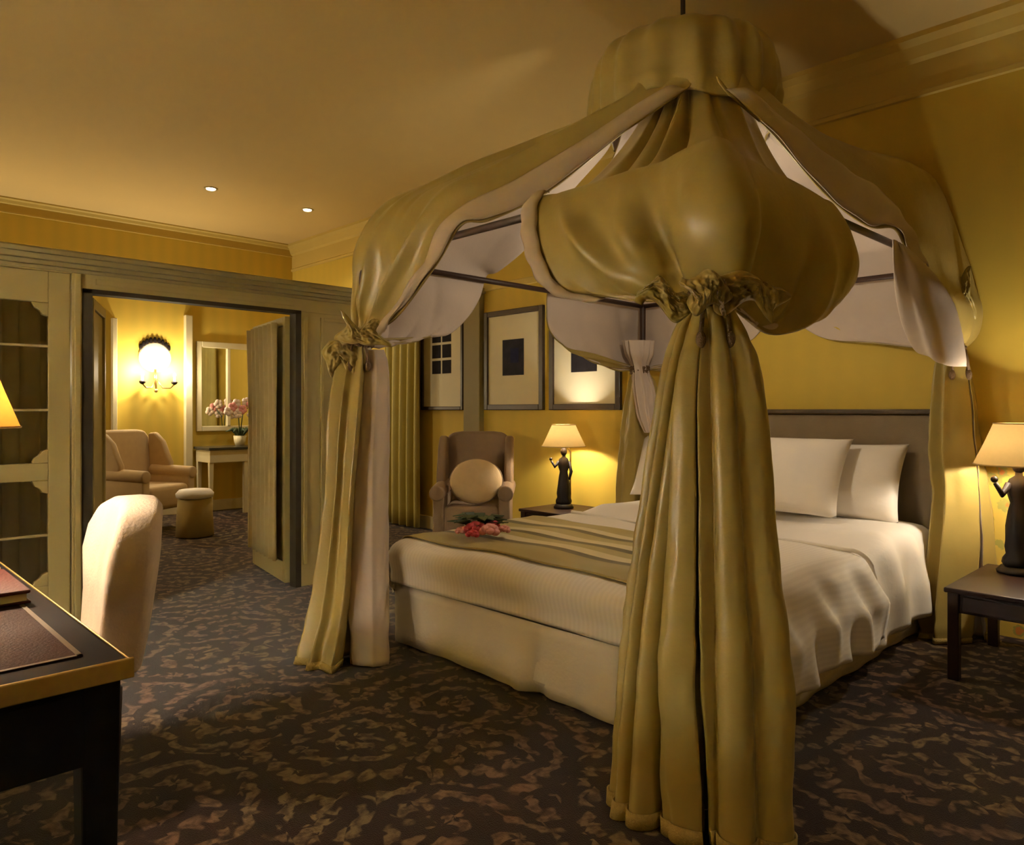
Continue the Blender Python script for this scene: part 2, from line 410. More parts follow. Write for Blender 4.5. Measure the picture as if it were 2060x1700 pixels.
# ------------------------------------------------------------------ the panelled screen with glazed doors
PT = .07
bm = new_bm()
box(bm, XP - PT, XP, 1.085, 1.135, 0, 1.87)              # post left of the opening
box(bm, XP - PT, XP, 2.455, 3.02, 0, 1.87)               # panel right of the opening
box(bm, XP - PT, XP, 1.085, 3.02, 1.87, 2.0)            # header
box(bm, XP - PT, XP, YB, -.70, 0, 2.0)
box(bm, XP - PT, XP, -.70, 1.085, 1.95, 2.0)
struct(done(bm, 'wall_partition', OLIVE, bevel=.004))
bm = new_bm()
for o_, z0, z1 in ((.015, 1.955, 1.975), (.035, 1.975, 2.0), (.06, 2.0, 2.03), (.075, 2.03, 2.055), (.055, 2.055, 2.065)):
    box(bm, XP - PT - o_, XP + o_, YB, 3.02 + o_, z0, z1)
struct(done(bm, 'trim_4', OLIVED, bevel=.004))
bm = new_bm()                                            # dark strips round the opening, their colour standing for the gaps' shade
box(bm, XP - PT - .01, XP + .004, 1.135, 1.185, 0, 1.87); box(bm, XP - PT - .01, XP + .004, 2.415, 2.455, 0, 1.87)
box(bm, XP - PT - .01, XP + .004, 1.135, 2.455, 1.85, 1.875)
struct(done(bm, 'jamb_shade', DKGAP))
bm = new_bm()                                            # raised mouldings on the panel and casing
for y0, y1 in ((2.47, 2.50), (2.60, 2.625), (2.95, 2.975)): box(bm, XP, XP + .014, y0, y1, .15, 1.84)
for z0, z1 in ((.15, .175), (.75, .775), (1.815, 1.84)): box(bm, XP, XP + .012, 2.625, 2.95, z0, z1)
box(bm, XP, XP + .018, 1.095, 1.125, 0, 1.95); box(bm, XP, XP + .01, 1.20, 2.40, 1.90, 1.935)
struct(done(bm, 'trim_6', OLIVE, bevel=.004))

def fret_frame(bm, o, e, w, h, z0, zs, st, ear, th):
    """A glazed door in its own plane: o origin, e unit vector across; zs = list of glass openings (za, zb)"""
    e = Vector(e); n = Vector((-e.y, e.x, 0)); o = Vector(o)
    def bar(a0, a1, b0, b1, t=th):
        obox(bm, o + e * ((a0 + a1) / 2) + Vector((0, 0, (b0 + b1) / 2)), e * ((a1 - a0) / 2), n * (t / 2), Vector((0, 0, (b1 - b0) / 2)))
    bar(0, st, z0, h); bar(w - st, w, z0, h)
    edges = [z0] + [q for p in zs for q in p] + [h]
    for k in range(0, len(edges), 2): bar(st, w - st, edges[k], edges[k + 1])
    # scalloped ears in the corners of each glass opening
    for (za, zb) in zs:
        for cx, sg in ((st, 1), (w - st, -1)):
            for cz, sz in ((za, 1), (zb, -1)):
                ring = []
                for t_ in (-1, 1):
                    row = [o + e * cx + Vector((0, 0, cz))]
                    for q in range(7):
                        aa = PI / 2 * q / 6
                        row.append(o + e * (cx + sg * ear * (1 - .62 * math.sin(aa))) * 1 + Vector((0, 0, 0)) + Vector((0, 0, cz + sz * ear * (1 - .62 * math.cos(aa)))) if 0 < q < 6 else
                                   o + e * (cx + sg * (ear if q == 0 else 0)) + Vector((0, 0, cz + sz * (0 if q == 0 else ear))))
                    ring.append([bm.verts.new(v + n * t_ * th * .48) for v in row])
                bm.faces.new(ring[0]); bm.faces.new(ring[1][::-1])
                m_ = len(ring[0])
                for q in range(m_): bm.faces.new((ring[0][q], ring[0][(q + 1) % m_], ring[1][(q + 1) % m_], ring[1][q]))
def gathered(name, o, e, w, z0, z1, m, parent, amp=.018, waves=9, seed=1, thick=.004):
    e = Vector(e); n = Vector((-e.y, e.x, 0)); o = Vector(o)
    nv = waves * 10 + 1; nu = 14
    t = np.linspace(0, 1, nv)
    G = np.zeros((nu, nv, 3))
    ph = t * waves * 2 * PI + 1.2 * wobble(t, seed, 5, 2, 9)
    for i in range(nu):
        s = i / (nu - 1)
        a = amp * (.75 + .35 * math.sin(3.1 * s + seed)) * (1 + .4 * wobble(t, seed + 5, 4, 1, 6))
        d = a * np.sin(ph + .3 * s)
        x = t * w + .012 * np.cos(ph) * (1 if amp > .01 else 0)
        for k in range(3): G[i, :, k] = o[k] + e[k] * x + n[k] * d
        G[i, :, 2] = o[2] + z1 + (z0 - z1) * s
    return gmesh(name, G, m, parent, thick)

ZS = [(.25, .82), (.915, 1.78)]
def glazed_door(name, o, e, w, seed, st=.105, wav=9):
    bm = new_bm(); fret_frame(bm, o, e, w, 1.95, .03, ZS, st, .075, .045)
    d = struct(done(bm, name, OLIVE, bevel=.004))
    e = Vector(e); n = Vector((-e.y, e.x, 0)); o = Vector(o)
    bm = new_bm()
    for za, zb in ZS:
        obox(bm, o + e * (w / 2) + Vector((0, 0, (za + zb) / 2)), e * (w / 2 - st + .004), n * .002, Vector((0, 0, (zb - za) / 2 + .004)))
    done(bm, 'glass', GLASSM, d)
    bm = new_bm()
    for z in (1.20, 1.545, .525):
        obox(bm, o + e * (w / 2) + Vector((0, 0, z)) - n * .008, e * (w / 2 - st + .004), n * .006, Vector((0, 0, .006)))
    obox(bm, o + e * (w / 2) + Vector((0, 0, 1.345)) - n * .008, e * .006, n * .006, Vector((0, 0, .435)))
    done(bm, 'muntin', CREAMW, d)
    gathered('door_curtain', o + n * .075 + e * .06, e, w - .12, .20, 1.84, MUSLIN, d, .02, wav, seed)
    return d
glazed_door('door_1', (XP - PT / 2, .19, 0), (0, 1, 0), .89, 3)
glazed_door('door_2', (XP - PT / 2, -.70, 0), (0, 1, 0), .89, 4)
# the two opened leaves
def leaf(name, hinge, e, w, seed, m_cur, waves):
    e = Vector(e).normalized(); n = Vector((-e.y, e.x, 0)); h = Vector(hinge)
    bm = new_bm()
    def bar(a0, a1, b0, b1, t=.04): obox(bm, h + e * ((a0 + a1) / 2) + Vector((0, 0, (b0 + b1) / 2)), e * ((a1 - a0) / 2), n * (t / 2), Vector((0, 0, (b1 - b0) / 2)))
    bar(0, .045, .02, 1.84); bar(w - .045, w, .02, 1.84); bar(.045, w - .045, 1.78, 1.84); bar(.045, w - .045, .02, .16); bar(.045, w - .045, .16, 1.78, .012)
    d = struct(done(bm, name, OLIVE, bevel=.004))
    return d, e, n, h
d3, e3, n3, h3 = leaf('door_3', (XP - PT - .02, 1.195, 0), (-.93, .37, 0), .54, 5, None, 5)
bm = new_bm(); obox(bm, h3 + e3 * .48 + n3 * .055 + Vector((0, 0, .95)), e3 * .012, n3 * .03, Vector((0, 0, .055))); done(bm, 'door_handle', BRASS, d3, bevel=.004)
d4, e4, n4, h4 = leaf('door_4', (XP - PT - .02, 2.405, 0), (-.985, .170, 0), .80, 6, None, 8)
gathered('door_curtain', h4 + n4 * .058 + e4 * .05, e4, .72, .165, 1.80, mat('ochre_door_curtain', (.52, .43, .22), .75, noise=.15, nscale=10, sheen=.2), d4, .036, 7, 9)

# pilaster on the head wall, left of the pictures
bm = new_bm(); box(bm, -5.32, -5.09, YH - .07, YH - .012, 0, 2.28); box(bm, -5.35, -5.06, YH - .085, YH - .012, 2.28, 2.33); box(bm, -5.34, -5.07, YH - .08, YH - .012, 0, .16)
struct(done(bm, 'trim_7', mat('olive_pilaster', (.24, .19, .065), .55, noise=.06, nscale=5), bevel=.006))
bm = new_bm(); box(bm, -5.09, -2.9, YH - .035, YH - .012, 2.30, 2.36); struct(done(bm, 'trim_8', CORN, bevel=.006))
# pilaster and projecting panel on the far wall, right of the sconce
bm = new_bm(); box(bm, XF, XF + .07, 3.22, 3.30, 0, 2.3); box(bm, XF, XF + .06, 2.45, 2.50, 0, 2.2)
struct(done(bm, 'trim_9', CREAMW, bevel=.006))

# ================================================================== downlights
def downlight(x, y, label, watts, group='recessed ceiling spotlights'):
    t = empty('recessed_downlight', label, 'ceiling light', (x, y, ZC), 0, group)
    bm = new_bm(); lathe(bm, [(.045, 0), (.06, 0), (.062, -.006), (.045, -.006)], 24, cap=False); done(bm, 'rim', CHROME, t, True)
    bm = new_bm(); lathe(bm, [(.044, -.002), (.040, -.012), (.02, -.018)], 20); done(bm, 'lens', SPOTG, t, True)
    spot_light('downlight_beam', (0, 0, -.03), watts, 2.2, parent=t)
downlight(-7.05, 2.84, 'small bright ceiling spotlight, left one of the visible pair', W_DOWN)
downlight(-7.08, 3.87, 'small bright ceiling spotlight, right one of the visible pair', W_DOWN)
downlight(1.4, 1.0, 'added ceiling spotlight over the open carpet at right, out of the picture', W_DOWN)  # unseen spotlight added for fill

# ================================================================== the four-poster bed
XL, XRT, YF, YHD, ZR = -3.2, -1.2, 2.06, 4.45, 1.96
bed = empty('four_poster_bed', 'large double four-poster bed with slim dark posts and brown upholstered headboard', 'bed', ((XL + XRT) / 2, (YF + YHD) / 2, 0))
BI = Matrix.Translation(-Vector(bed.location))
def bedpart(o):
    o.parent = bed; o.matrix_parent_inverse = BI; return o
CORNERS = {'fr': (XRT, YF), 'fl': (XL, YF), 'hr': (XRT, YHD), 'hl': (XL, YHD)}
for k, (x, y) in CORNERS.items():
    bm = new_bm(); lathe(bm, [(.035, 0), (.035, .05), (.026, .08), (.024, .5), (.028, .52), (.022, .55), (.019, 1.5), (.022, ZR - .03), (.022, ZR + .005), (.012, ZR + .017)], 16, (x, y, 0))
    bedpart(done(bm, 'post', POST, None, True))
for (a, b) in (('fr', 'fl'), ('fl', 'hl'), ('hl', 'hr'), ('hr', 'fr')):
    p, q = CORNERS[a], CORNERS[b]
    bm = new_bm(); tube(bm, [(p[0], p[1], ZR), (q[0], q[1], ZR)], .016, 10); bedpart(done(bm, 'canopy_rail', POST, None, True))
# headboard with padded panel and border
bm = new_bm(); box(bm, -3.19, -1.27, 4.485, 4.56, .05, 1.175); bedpart(done(bm, 'headboard', HEADB, None, False, .025, 4))
bm = new_bm(); box(bm, -3.20, -1.26, 4.472, 4.57, 1.178, 1.205); bedpart(done(bm, 'headboard_border', mat('dark_braid', (.07, .05, .028), .6, noise=.3, nscale=60), None, False, .008))
# base with skirt
BX0, BX1, BY0, BY1 = -3.12, -1.30, 2.19, 4.46
bm = new_bm(); box(bm, BX0 + .02, BX1 - .02, BY0 + .02, BY1, .05, .30); bedpart(done(bm, 'base', SKIRT, None, bevel=.02))
def skirt():
    path = [(BX0, BY1)] ; nv = 260
    # perimeter: left side, foot, right side
    pts = [(BX0, BY1), (BX0, BY0), (BX1, BY0), (BX1, BY1)]
    seg = [math.dist(pts[i], pts[i + 1]) for i in range(3)]; tot = sum(seg)
    G = np.zeros((7, nv, 3))
    for j in range(nv):
        s = j / (nv - 1) * tot; k = 0
        while k < 2 and s > seg[k]: s -= seg[k]; k += 1
        a, b = Vector((*pts[k], 0)), Vector((*pts[k + 1], 0)); t = (b - a).normalized(); n = Vector((t.y, -t.x, 0)) * 1
        p = a + t * s
        # rounded pleat in the middle of the foot and ripples
        rip = .004 * math.sin(s * 9 + k) + .003 * math.sin(s * 23 + 2 * k)
        if k == 1:
            for c_ in (.92, 1.0): rip += .022 * math.exp(-((s - c_) / .05) ** 2) * (1 if c_ < .95 else -.8)
        for i in range(7):
            h = i / 6
            q = p - n * (rip * (h * 1.6) + .012 * h)
            q = p + (p - Vector(((BX0 + BX1) / 2, (BY0 + BY1) / 2, 0))).normalized() * 0 + (-n if False else n) * (-(rip * 1.5 * h) + .014 * h) * -1
            G[i, j] = (q.x, q.y, .32 - .30 * h)
    return gmesh('bed_skirt', G, SKIRT, None, .006, 0)
bedpart(skirt())
bm = new_bm(); box(bm, BX0 + .01, BX1 - .01, BY0 + .01, BY1, .30, .50); bedpart(done(bm, 'mattress', LINEN2, None, False, .05, 5))

# ------------------------------------------------------------------ bedding
def rnd(s, r):
    """arc-length s past an edge -> (outward, drop) rounding over with radius r"""
    if s <= 0: return 0.0, 0.0
    q = r * PI / 2
    if s < q: a = s / r; return r * math.sin(a), r * (1 - math.cos(a))
    return r, r + (s - q)
def bedding(name, x0, x1, y0, y1, ztop, r, hl, hr, hf, nu, nv, fold=None, lift=0.0, hb=0.0):
    """cloth lying on the bed: flat top from x0..x1, y0..y1, hanging hl / hr / hf past the left, right and foot edges"""
    us = np.linspace(y0 - hf, y1 + hb, nu); vs = np.linspace(x0 - hl, x1 + hr, nv)
    G = np.zeros((nu, nv, 3)); UV = np.zeros((nu, nv, 2))
    for i, v in enumerate(us):
        oy, dy = rnd(y0 - v, r)
        for j, u in enumerate(vs):
            ox, dx = rnd(x0 - u, r) if u < x0 else rnd(u - x1, r)
            sgn = -1 if u < x0 else 1
            x = min(max(u, x0), x1) + sgn * ox; y = max(v, y0) - oy
            if ox and oy:                                   # soften the corner
                l = math.hypot(ox, oy); k = max(ox, oy) / l if l else 1
                x -= sgn * ox * (1 - k); y += oy * (1 - k)
            drop = math.hypot(dx, dy) if (dx and dy) else dx + dy
            drop = min(drop, max(hl if u < x0 else hr, hf) if (dx and dy) else drop)
            z = ztop - drop
            p = Vector((x, y, z))
            if fold: p += Vector(fold(u, v, x0, x1, y0, drop))
            G[i, j] = p; UV[i, j] = ((u - x0) / 1.0, (v - (y0 - hf)) / (y1 - y0 + hf + hb))
    if lift: G += gnormals(G) * np.sign((gnormals(G)[..., 2:3]).sum()) * lift
    if gnormals(G)[..., 2].sum() < 0:
        G = G[:, ::-1].copy(); UV = UV[:, ::-1].copy()
    return G, UV
def dfold(u, v, x0, x1, y0, drop):
    q = 0.006 * math.sin(u * 5 + v * 3) + .004 * math.sin(u * 11 - v * 7)
    o = [0, 0, q if drop < .02 else 0]
    if u > x1 + .03:                                         # folds fanning down the right side
        a = min(1, (u - x1) / .25)
        w = math.sin((v * 1.0 - (u - x1) * .55) * 21) + .5 * math.sin(v * 37 + 1)
        o[0] += .017 * a * w + .09 * a * a; o[2] += .012 * a * math.sin(v * 9)
    if v < y0 - .02:
        a = min(1, (y0 - v) / .2)
        o[1] += -.010 * a * math.sin(u * 4 + .6) - .02 * math.sin(a * PI)
    return o
G, UV = bedding('duvet', -3.06, -1.36, 2.24, 3.50, .548, .085, .26, .42, .26, 90, 120, dfold)
duv = gmesh('duvet', G, LINEN, None, .022, -1, 0, False, UV)
tag(duv, 'white duvet with satin stripes covering the foot half of the bed', 'duvet')
# rolled piping at its head edge
pp = [(x, 3.505 + .004 * math.sin(x * 7), .552 + .006 * math.sin(x * 5 + 10.5)) for x in np.linspace(-3.06, -1.36, 30)]
pp += [(-1.36 + .095 * math.sin(a), 3.505 + .02 * a, .552 - .085 * (1 - math.cos(a))) for a in np.linspace(.2, PI / 2, 7)]
pp += [(-1.255 + .02 * q, 3.535 - .02 * q, .462 - .30 * q) for q in np.linspace(.1, 1, 8)]
bm = new_bm(); tube(bm, pp, .011, 8); done(bm, 'piping', LINEN2, duv, True)
G, UV = bedding('sheet', -3.06, -1.37, 2.9, 4.40, .520, .09, .22, .46, 0.0, 60, 90,
                lambda u, v, x0, x1, y0, drop: [(.018 * math.sin(v * 19 - (u - x1) * 6) + .05 * min(1, (u - x1) / .3)) if u > x1 + .03 else 0, 0, .012 * math.sin(u * 6 + v * 4) + (.06 * max(0, min(1, (v - 3.55) / .3)) if drop < .05 else .04 * max(0, min(1, (v - 3.55) / .3)))])
keep = int(60 * (3.42 - 2.9) / 1.5)
sh = gmesh('sheet', G[keep:], LINEN2, None, .012, -1, 0, False, UV[keep:])
tag(sh, 'plain white sheet hanging over the bed side by the headboard', 'sheet')
G, UV = bedding('runner', -3.06, -1.36, 2.24, 3.16, .548, .085, .20, 0, 0, 60, 100, lambda u, v, x0, x1, y0, d: [0, 0, .010 + .006 * math.sin(u * 5 + v * 3) + .004 * math.sin(u * 11 - v * 7) + .002 * math.sin(v * 30)])
lastc = int(100 * (1 - .22 / 1.9))
if G[0, 0, 0] > G[0, -1, 0]: G, UV = G[:, 100 - lastc:], UV[:, 100 - lastc:]
else: G, UV = G[:, :lastc], UV[:, :lastc]
run = gmesh('bed_runner', G, RUNNER, None, .006, 1, 0, False, UV)
tag(run, 'gold and olive striped runner laid across the foot of the bed', 'bed runner')

def pillow(w, h, t, loc, rot, m, label, group, seed):
    n = 26; r = np.random.RandomState(seed)
    bm = new_bm(); rows = []
    A = np.linspace(-1, 1, n)
    ph = r.uniform(0, 6, 4)
    for sgn in (1, -1):
        g = []
        for a in A:
            row = []
            for b in A:
                edge = max(0, (1 - abs(a) ** 2.6)) * max(0, (1 - abs(b) ** 2.6))
                pin = 1 - .06 * (1 - abs(a) ** 2) * abs(b) ** 3 - .0
                pin2 = 1 - .07 * (1 - abs(b) ** 2) * abs(a) ** 3
                z = sgn * t / 2 * edge ** .5 + .006 * edge * (math.sin(5 * a + ph[0]) * math.sin(4 * b + ph[1]) + .6 * math.sin(11 * a * b + ph[2]))
                row.append(bm.verts.new((a * w / 2 * pin2, b * h / 2 * pin, z)))
            g.append(row)
        for i in range(n - 1):
            for j in range(n - 1): bm.faces.new((g[i][j], g[i + 1][j], g[i + 1][j + 1], g[i][j + 1]))
    bmesh.ops.remove_doubles(bm, verts=bm.verts, dist=.0008)
    o = done(bm, 'pillow', m, None, True)
    o.location = loc; o.rotation_euler = rot
    return tag(o, label, 'pillow', group)
G_P = 'white pillows against the headboard'
pillow(.68, .46, .17, (-2.82, 4.33, .815), (math.radians(68), 0, .02), LINEN2, 'left-hand upright white pillow, nearest the bedside statue lamp of the picture wall', G_P, 1)
pillow(.72, .46, .19, (-1.75, 4.355, .795), (math.radians(70), 0, -.03), LINEN2, 'rear white pillow at the right end, its lamp-lit corner sticking out', G_P, 2)
pillow(.72, .50, .20, (-1.99, 4.14, .825), (math.radians(58), 0, .04), LINEN2, 'large front white pillow right of the near gold curtain', G_P, 3)

# bouquet on the runner
bq = empty('bouquet', 'small bouquet of red and pink flowers lying on the striped runner', 'flowers', (-2.73, 2.43, .574), 0)
def blossom(c, r, m):
    bm = new_bm()
    ball(bm, c, r * .5, 1, 1, .9, 10, 6)
    for k in range(9):
        a = k * 2.4; rr = r * (.45 + .04 * k)
        cx, cy, cz = c[0] + rr * math.cos(a) * .8, c[1] + rr * math.sin(a) * .8, c[2] + r * (.15 - .05 * k)
        ball(bm, (cx, cy, cz), r * .42, 1, 1, .8, 8, 6)
    return done(bm, 'flower', m, bq, True)
for c, r, m in (((0, -.03, .05), .060, REDP), ((.07, .0, .045), .056, PINK), ((-.06, .02, .06), .055, WHITEP), ((.02, .07, .055), .042, REDP), ((-.05, -.07, .035), .038, PINK), ((.09, .08, .04), .036, PINK), ((.05, -.09, .033), .036, REDP)):
    blossom(c, r, m)
bm = new_bm()
for k in range(26):
    a = k * 2.39996; l = .12 + .06 * rng.rand(); w = .03; lift_ = .02 + .07 * rng.rand()
    c = Vector((-.07, .06, .035)); d = Vector((math.cos(a), math.sin(a), 0)); s = Vector((-d.y, d.x, 0))
    pts = [c + d * .03, c + d * l * .55 + s * w + Vector((0, 0, lift_ * .8)), c + d * l + Vector((0, 0, lift_ * .7)), c + d * l * .55 - s * w + Vector((0, 0, lift_ * .8))]
    v = [bm.verts.new((p.x, p.y, max(.006, p.z))) for p in pts]; v2 = [bm.verts.new((p.x, p.y, max(.002, p.z - .004))) for p in pts]
    bm.faces.new(v); bm.faces.new(v2[::-1])
    for q in range(4): bm.faces.new((v[q], v[(q + 1) % 4], v2[(q + 1) % 4], v2[q]))
done(bm, 'foliage', GREEN, bq)

# ================================================================== canopy: crown and four curtains
CC = Vector((-2.03, 3.16, 0)); RCW = .40
crown = empty('bed_canopy', 'gathered gold fabric crown hanging from the ceiling over the bed', 'canopy crown', (CC.x, CC.y, 2.62))
nv = 160; th = np.linspace(0, 2 * PI, nv, endpoint=False)
prof = [(.445, 2.60), (.458, 2.66), (.455, 2.73), (.452, 2.80), (.435, 2.88), (.38, 2.96), (.27, 3.02), (.12, 3.055), (.02, 3.06)]
G = np.zeros((len(prof), nv, 3))
for i, (r, z) in enumerate(prof):
    q = 1 + (.030 * np.sin(th * 19 + 1.3 * np.sin(th * 3)) + .018 * np.sin(th * 7 + i * .5)) * (1 if i < 6 else .5) * min(1, r / .2)
    G[i, :, 0] = r * q * np.cos(th); G[i, :, 1] = r * q * np.sin(th); G[i, :, 2] = z - 2.62 + (.03 * np.sin(th * 4 + .6) if i < 2 else 0)
G = crs(G, 40)[:, ::-1].copy()
gmesh('valance', G, [GOLD, LINING], crown, .008, -1, 1, True)
bm = new_bm(); bmesh.ops.create_cone(bm, cap_ends=True, segments=12, radius1=.012, radius2=.012, depth=.27, matrix=Matrix.Translation((0, 0, 3.185 - 2.62))); done(bm, 'hanging_rod', DARKWOOD, crown)
bm = new_bm()
ring = [(.40 * math.cos(a), .40 * math.sin(a), .09) for a in np.linspace(0, 2 * PI, 49)]
tube(bm, ring, .014, 8); done(bm, 'hoop', DARKWOOD, crown, True)

bm = new_bm(); tube(bm, [(0, 0, -.50), (0, 0, .44)], .006, 8); done(bm, 'cord', DARKWOOD, crown, True)  # cord added to carry the fill bulb
bm = new_bm(); ball(bm, (0, 0, -.55), .05, 1, 1, 1.1); done(bm, 'canopy_fill_bulb', BULB, crown, True)  # unseen bulb added inside the canopy to light bed and lining
point_light('canopy_fill_light', (0, 0, -.63), W_CANOPY_FILL, WARM, .06, crown)  # added fill light below the hidden bulb

def lerp(a, b, t): return a + (b - a) * t
def crease(x):
    """repeating folds with crisp ridges and soft valleys, -0.5..0.5"""
    return (1 - np.abs(np.sin(x))) ** 1.25 - .45
def crumple(s, t, seed, n=7):
    r = np.random.RandomState(seed + 50); o = 0
    for q in range(n):
        a = r.uniform(0, PI); k = r.uniform(5, 13)
        o = o + r.uniform(.4, 1) * (np.abs(np.sin(k * (math.cos(a) * s * 1.3 + math.sin(a) * t * .7) + r.uniform(0, 6) + .8 * np.sin(3 * t + 4 * s + q))) ** 1.3 - .5)
    return o / n * 1.6
def swag(parent, post, sx, sy, extx, exty, wing, seed, gz_=1.54, belly=(0, 0), puff=1.0, top=2.33, fold=None, amp=1.0, base=0.0, wrap=(0, 0), rc=.43, taut=0.0, border=()):
    """cloth from the crown over one corner of the bed frame and back to the gather on its post.
    wing = factors of the rail extent for the rows below the rail, per wing"""
    T = np.linspace(-1, 1, 13)
    aX = math.atan2(sy, 0); aY = math.atan2(0, sx)
    dA = (aY - aX + PI) % (2 * PI) - PI
    post = Vector((*post, 0)); rows = []
    def edge(t, k):
        """point of the rail frame for parameter t with extent factor k, and its outward direction"""
        ex = (extx if t < 0 else exty) * abs(t) * k
        if t < 0: p = post + Vector((-sx * ex, 0, 0)); w = math.exp(-(ex / .30) ** 2)
        else: p = post + Vector((0, -sy * ex, 0)); w = math.exp(-(ex / .30) ** 2)
        side = Vector((0, sy, 0)) if t < 0 else Vector((sx, 0, 0))
        o = side.lerp(Vector((sx, sy, 0)) * .85, w)
        return p, o
    def crown_pt(t, r):
        a = aX + dA * (.5 + .47 * t)
        a += math.copysign(1, dA) * math.radians(-wrap[0] * max(0, -t) ** 1.4 + wrap[1] * max(0, t) ** 1.4)
        return CC + Vector((math.cos(a), math.sin(a), 0)) * r
    e2 = lambda t: 1 - abs(t) ** 3
    rows.append([crown_pt(t, rc - .045) + Vector((0, 0, 2.76)) for t in T])
    rows.append([crown_pt(t, rc) + Vector((0, 0, 2.62)) for t in T])
    for f, zc, ze in ((.30, 2.50, 2.42), (.62, lerp(2.28, top, .6) + .06, 2.16), (.88, top - .10, 2.02)):
        r_ = []
        for t in T:
            p, o = edge(t, 1.0)
            q = crown_pt(t, rc).lerp(p + o * .02, f)
            zz = lerp(ze, zc, e2(t))
            zt = lerp(2.62, 2.0, f) - .11 * math.sin(f * PI) * abs(t) ** .8 - .02 * math.sin(f * PI)
            r_.append(Vector((q.x, q.y, lerp(zz, zt, taut))))
        rows.append(r_)
    wx, wy = wing
    spec = ((1.0, lerp(.055, .03, taut), lerp(2.045, 2.0, taut), lerp(2.0, 1.985, taut)), (.93, .10, 1.86, 1.86), (.86, .14, 1.73, 1.73), (.76, .13, 1.62, 1.63), (.52, .09, 1.555, 1.59))
    for q, (k, out, zc, ze) in enumerate(spec):
        r_ = []
        for t in T:
            kk = (wx if t < 0 else wy)[q]
            p, o = edge(t, kk)
            bl = (belly[0] if t < 0 else belly[1]) * (math.sin(min(1, abs(t)) * PI) ** 1.0) * (0, .2, .6, 1.0, .9)[q]
            r_.append(Vector((p.x + o.x * out * puff, p.y + o.y * out * puff, lerp(ze, zc, e2(t)) - bl)))
        rows.append(r_)
    r_ = []
    for t in T:
        p, o = edge(t, .07); r_.append(p + o * .045 + Vector((0, 0, gz_ + .005)))
    rows.append(r_)
    C = np.array([[list(v) for v in r] for r in rows])
    G = surf(C, 96, 110)
    Nn = gnormals(G)
    # which way is outward
    flip = False; outv = np.array([sx, sy, .6])
    if (Nn[20:70] @ outv).mean() < 0:
        G = G[:, ::-1].copy(); Nn = gnormals(G); flip = True
    s = np.linspace(0, 1, 96)[:, None]; t = np.linspace(-1, 1, 110)[None, :]
    up = np.exp(-((s - .10) / .24) ** 2); mid_ = np.exp(-((s - .56) / .24) ** 2); lo = np.exp(-((s - .95) / .17) ** 2)
    win = 1 - np.abs(t) ** 8 * .7
    w1 = wobble(t, seed, 4, .5, 2); w2 = wobble(t, seed + 1, 4, .5, 2); ws = wobble(s, seed + 3, 4, .5, 3)
    d = up * .075 * crease(t * 7.5 + 1.5 * w1 + .8 * s + seed)
    d = d + mid_ * (.105 * crease(t * 3.4 + seed * 1.3 + 1.4 * s + .8 * w2 + .5 * ws) + .045 * crease(t * 8 + 5 * s + seed + w1))
    d = d + lo * .050 * crease(t * 15 + 2 * w2 + seed)
    d = d + crumple(s, t, seed) * .050 * np.sin(np.clip(s, 0, 1) * PI) ** .5
    d = d * amp * np.clip(s / .17, 0, 1) ** .8
    rail = np.exp(-((s - .5) / .11) ** 2)
    d = np.where(d < .004, d * (1 - rail) + .004 * rail, d)
    d = d + base * np.exp(-((s - .64) / .11) ** 2)
    if fold is not None:
        fo_ = fold(s, t); d = d + np.where(fo_ < 0, fo_ * (1 - rail), fo_)
    G = G + Nn * (d * win)[..., None]
    o = gmesh('swag', G, [GOLD, LINING], parent, .010, -1, 1)
    for side, s0, s1, wd in border:                           # edge turned back, showing the lining
        left = (side < 0) != flip
        B = G[int(s0 * 95):int(s1 * 95) + 1]
        n_ = int(109 * wd); B = B[:, :n_ + 1] if left else B[:, -n_ - 1:]
        nn = gnormals(B); q = np.linspace(0, 1, n_ + 1); q = q if left else 1 - q
        hgt = .007 + .016 * np.sin(np.clip(q, 0, 1) * PI)[None, :, None] + .004 * np.sin(np.linspace(0, 40, len(B)))[:, None, None]
        gmesh('lining_border', B + nn * hgt, LINING, o, .004, 0, 0)
    return o

def tail(parent, rows, seed, nw=7, gap=0.0, gapang=0.0, m=None, name='tail', amp=.16, fr=True, valley=1):
    """pleated hanging cloth; rows = (px, z, depth, half width, half depth); open at gapang where gap widens downwards"""
    m = m or [GOLD, LINING]
    C = np.array([[*gz(px, z, d), a, b] for px, z, d, a, b in rows])
    R = crs(C, 60); nv = 150
    G = np.zeros((60, nv, 3)); t = np.linspace(0, 1, nv)
    for i in range(60):
        s = i / 59; x, y, z, a, b = R[i]
        g = gap * s ** 1.5
        ang = gapang + g + t * (2 * PI - 2 * g)
        am = amp * (.55 + .45 * math.sin(min(1, s * 3) * PI / 2))
        pl = 1 + valley * 2.2 * am * crease(ang * nw / 2 + .4 * math.sin(3 * s + seed) + .7 * np.sin(ang * 2 + seed)) + .6 * am * np.sin(ang * 3 + seed + 2 * s)
        pl = pl + .16 * s ** .7 * crumple(np.full(1, s * 3.0), np.sin(ang) * 1.2, seed) * np.ones_like(ang)
        ca, sa = np.cos(ang) * a * pl, np.sin(ang) * b * pl
        G[i, :, 0] = x + RT.x * ca + FW.x * sa; G[i, :, 1] = y + RT.y * ca + FW.y * sa; G[i, :, 2] = z
    c0 = G.mean(axis=1, keepdims=True)
    if ((G - c0) * gnormals(G)).sum() < 0: G = G[:, ::-1].copy()
    o = gmesh(name, G, m, parent, .006, -1, 1)
    if fr:
        Hm = G[-2:].copy(); H = Hm + gnormals(Hm) * .004; H[-1, :, 2] = np.maximum(.004, H[-1, :, 2] - .012)
        gmesh('fringe', H, TRIMY, o, .004, 1, 0)
    return o
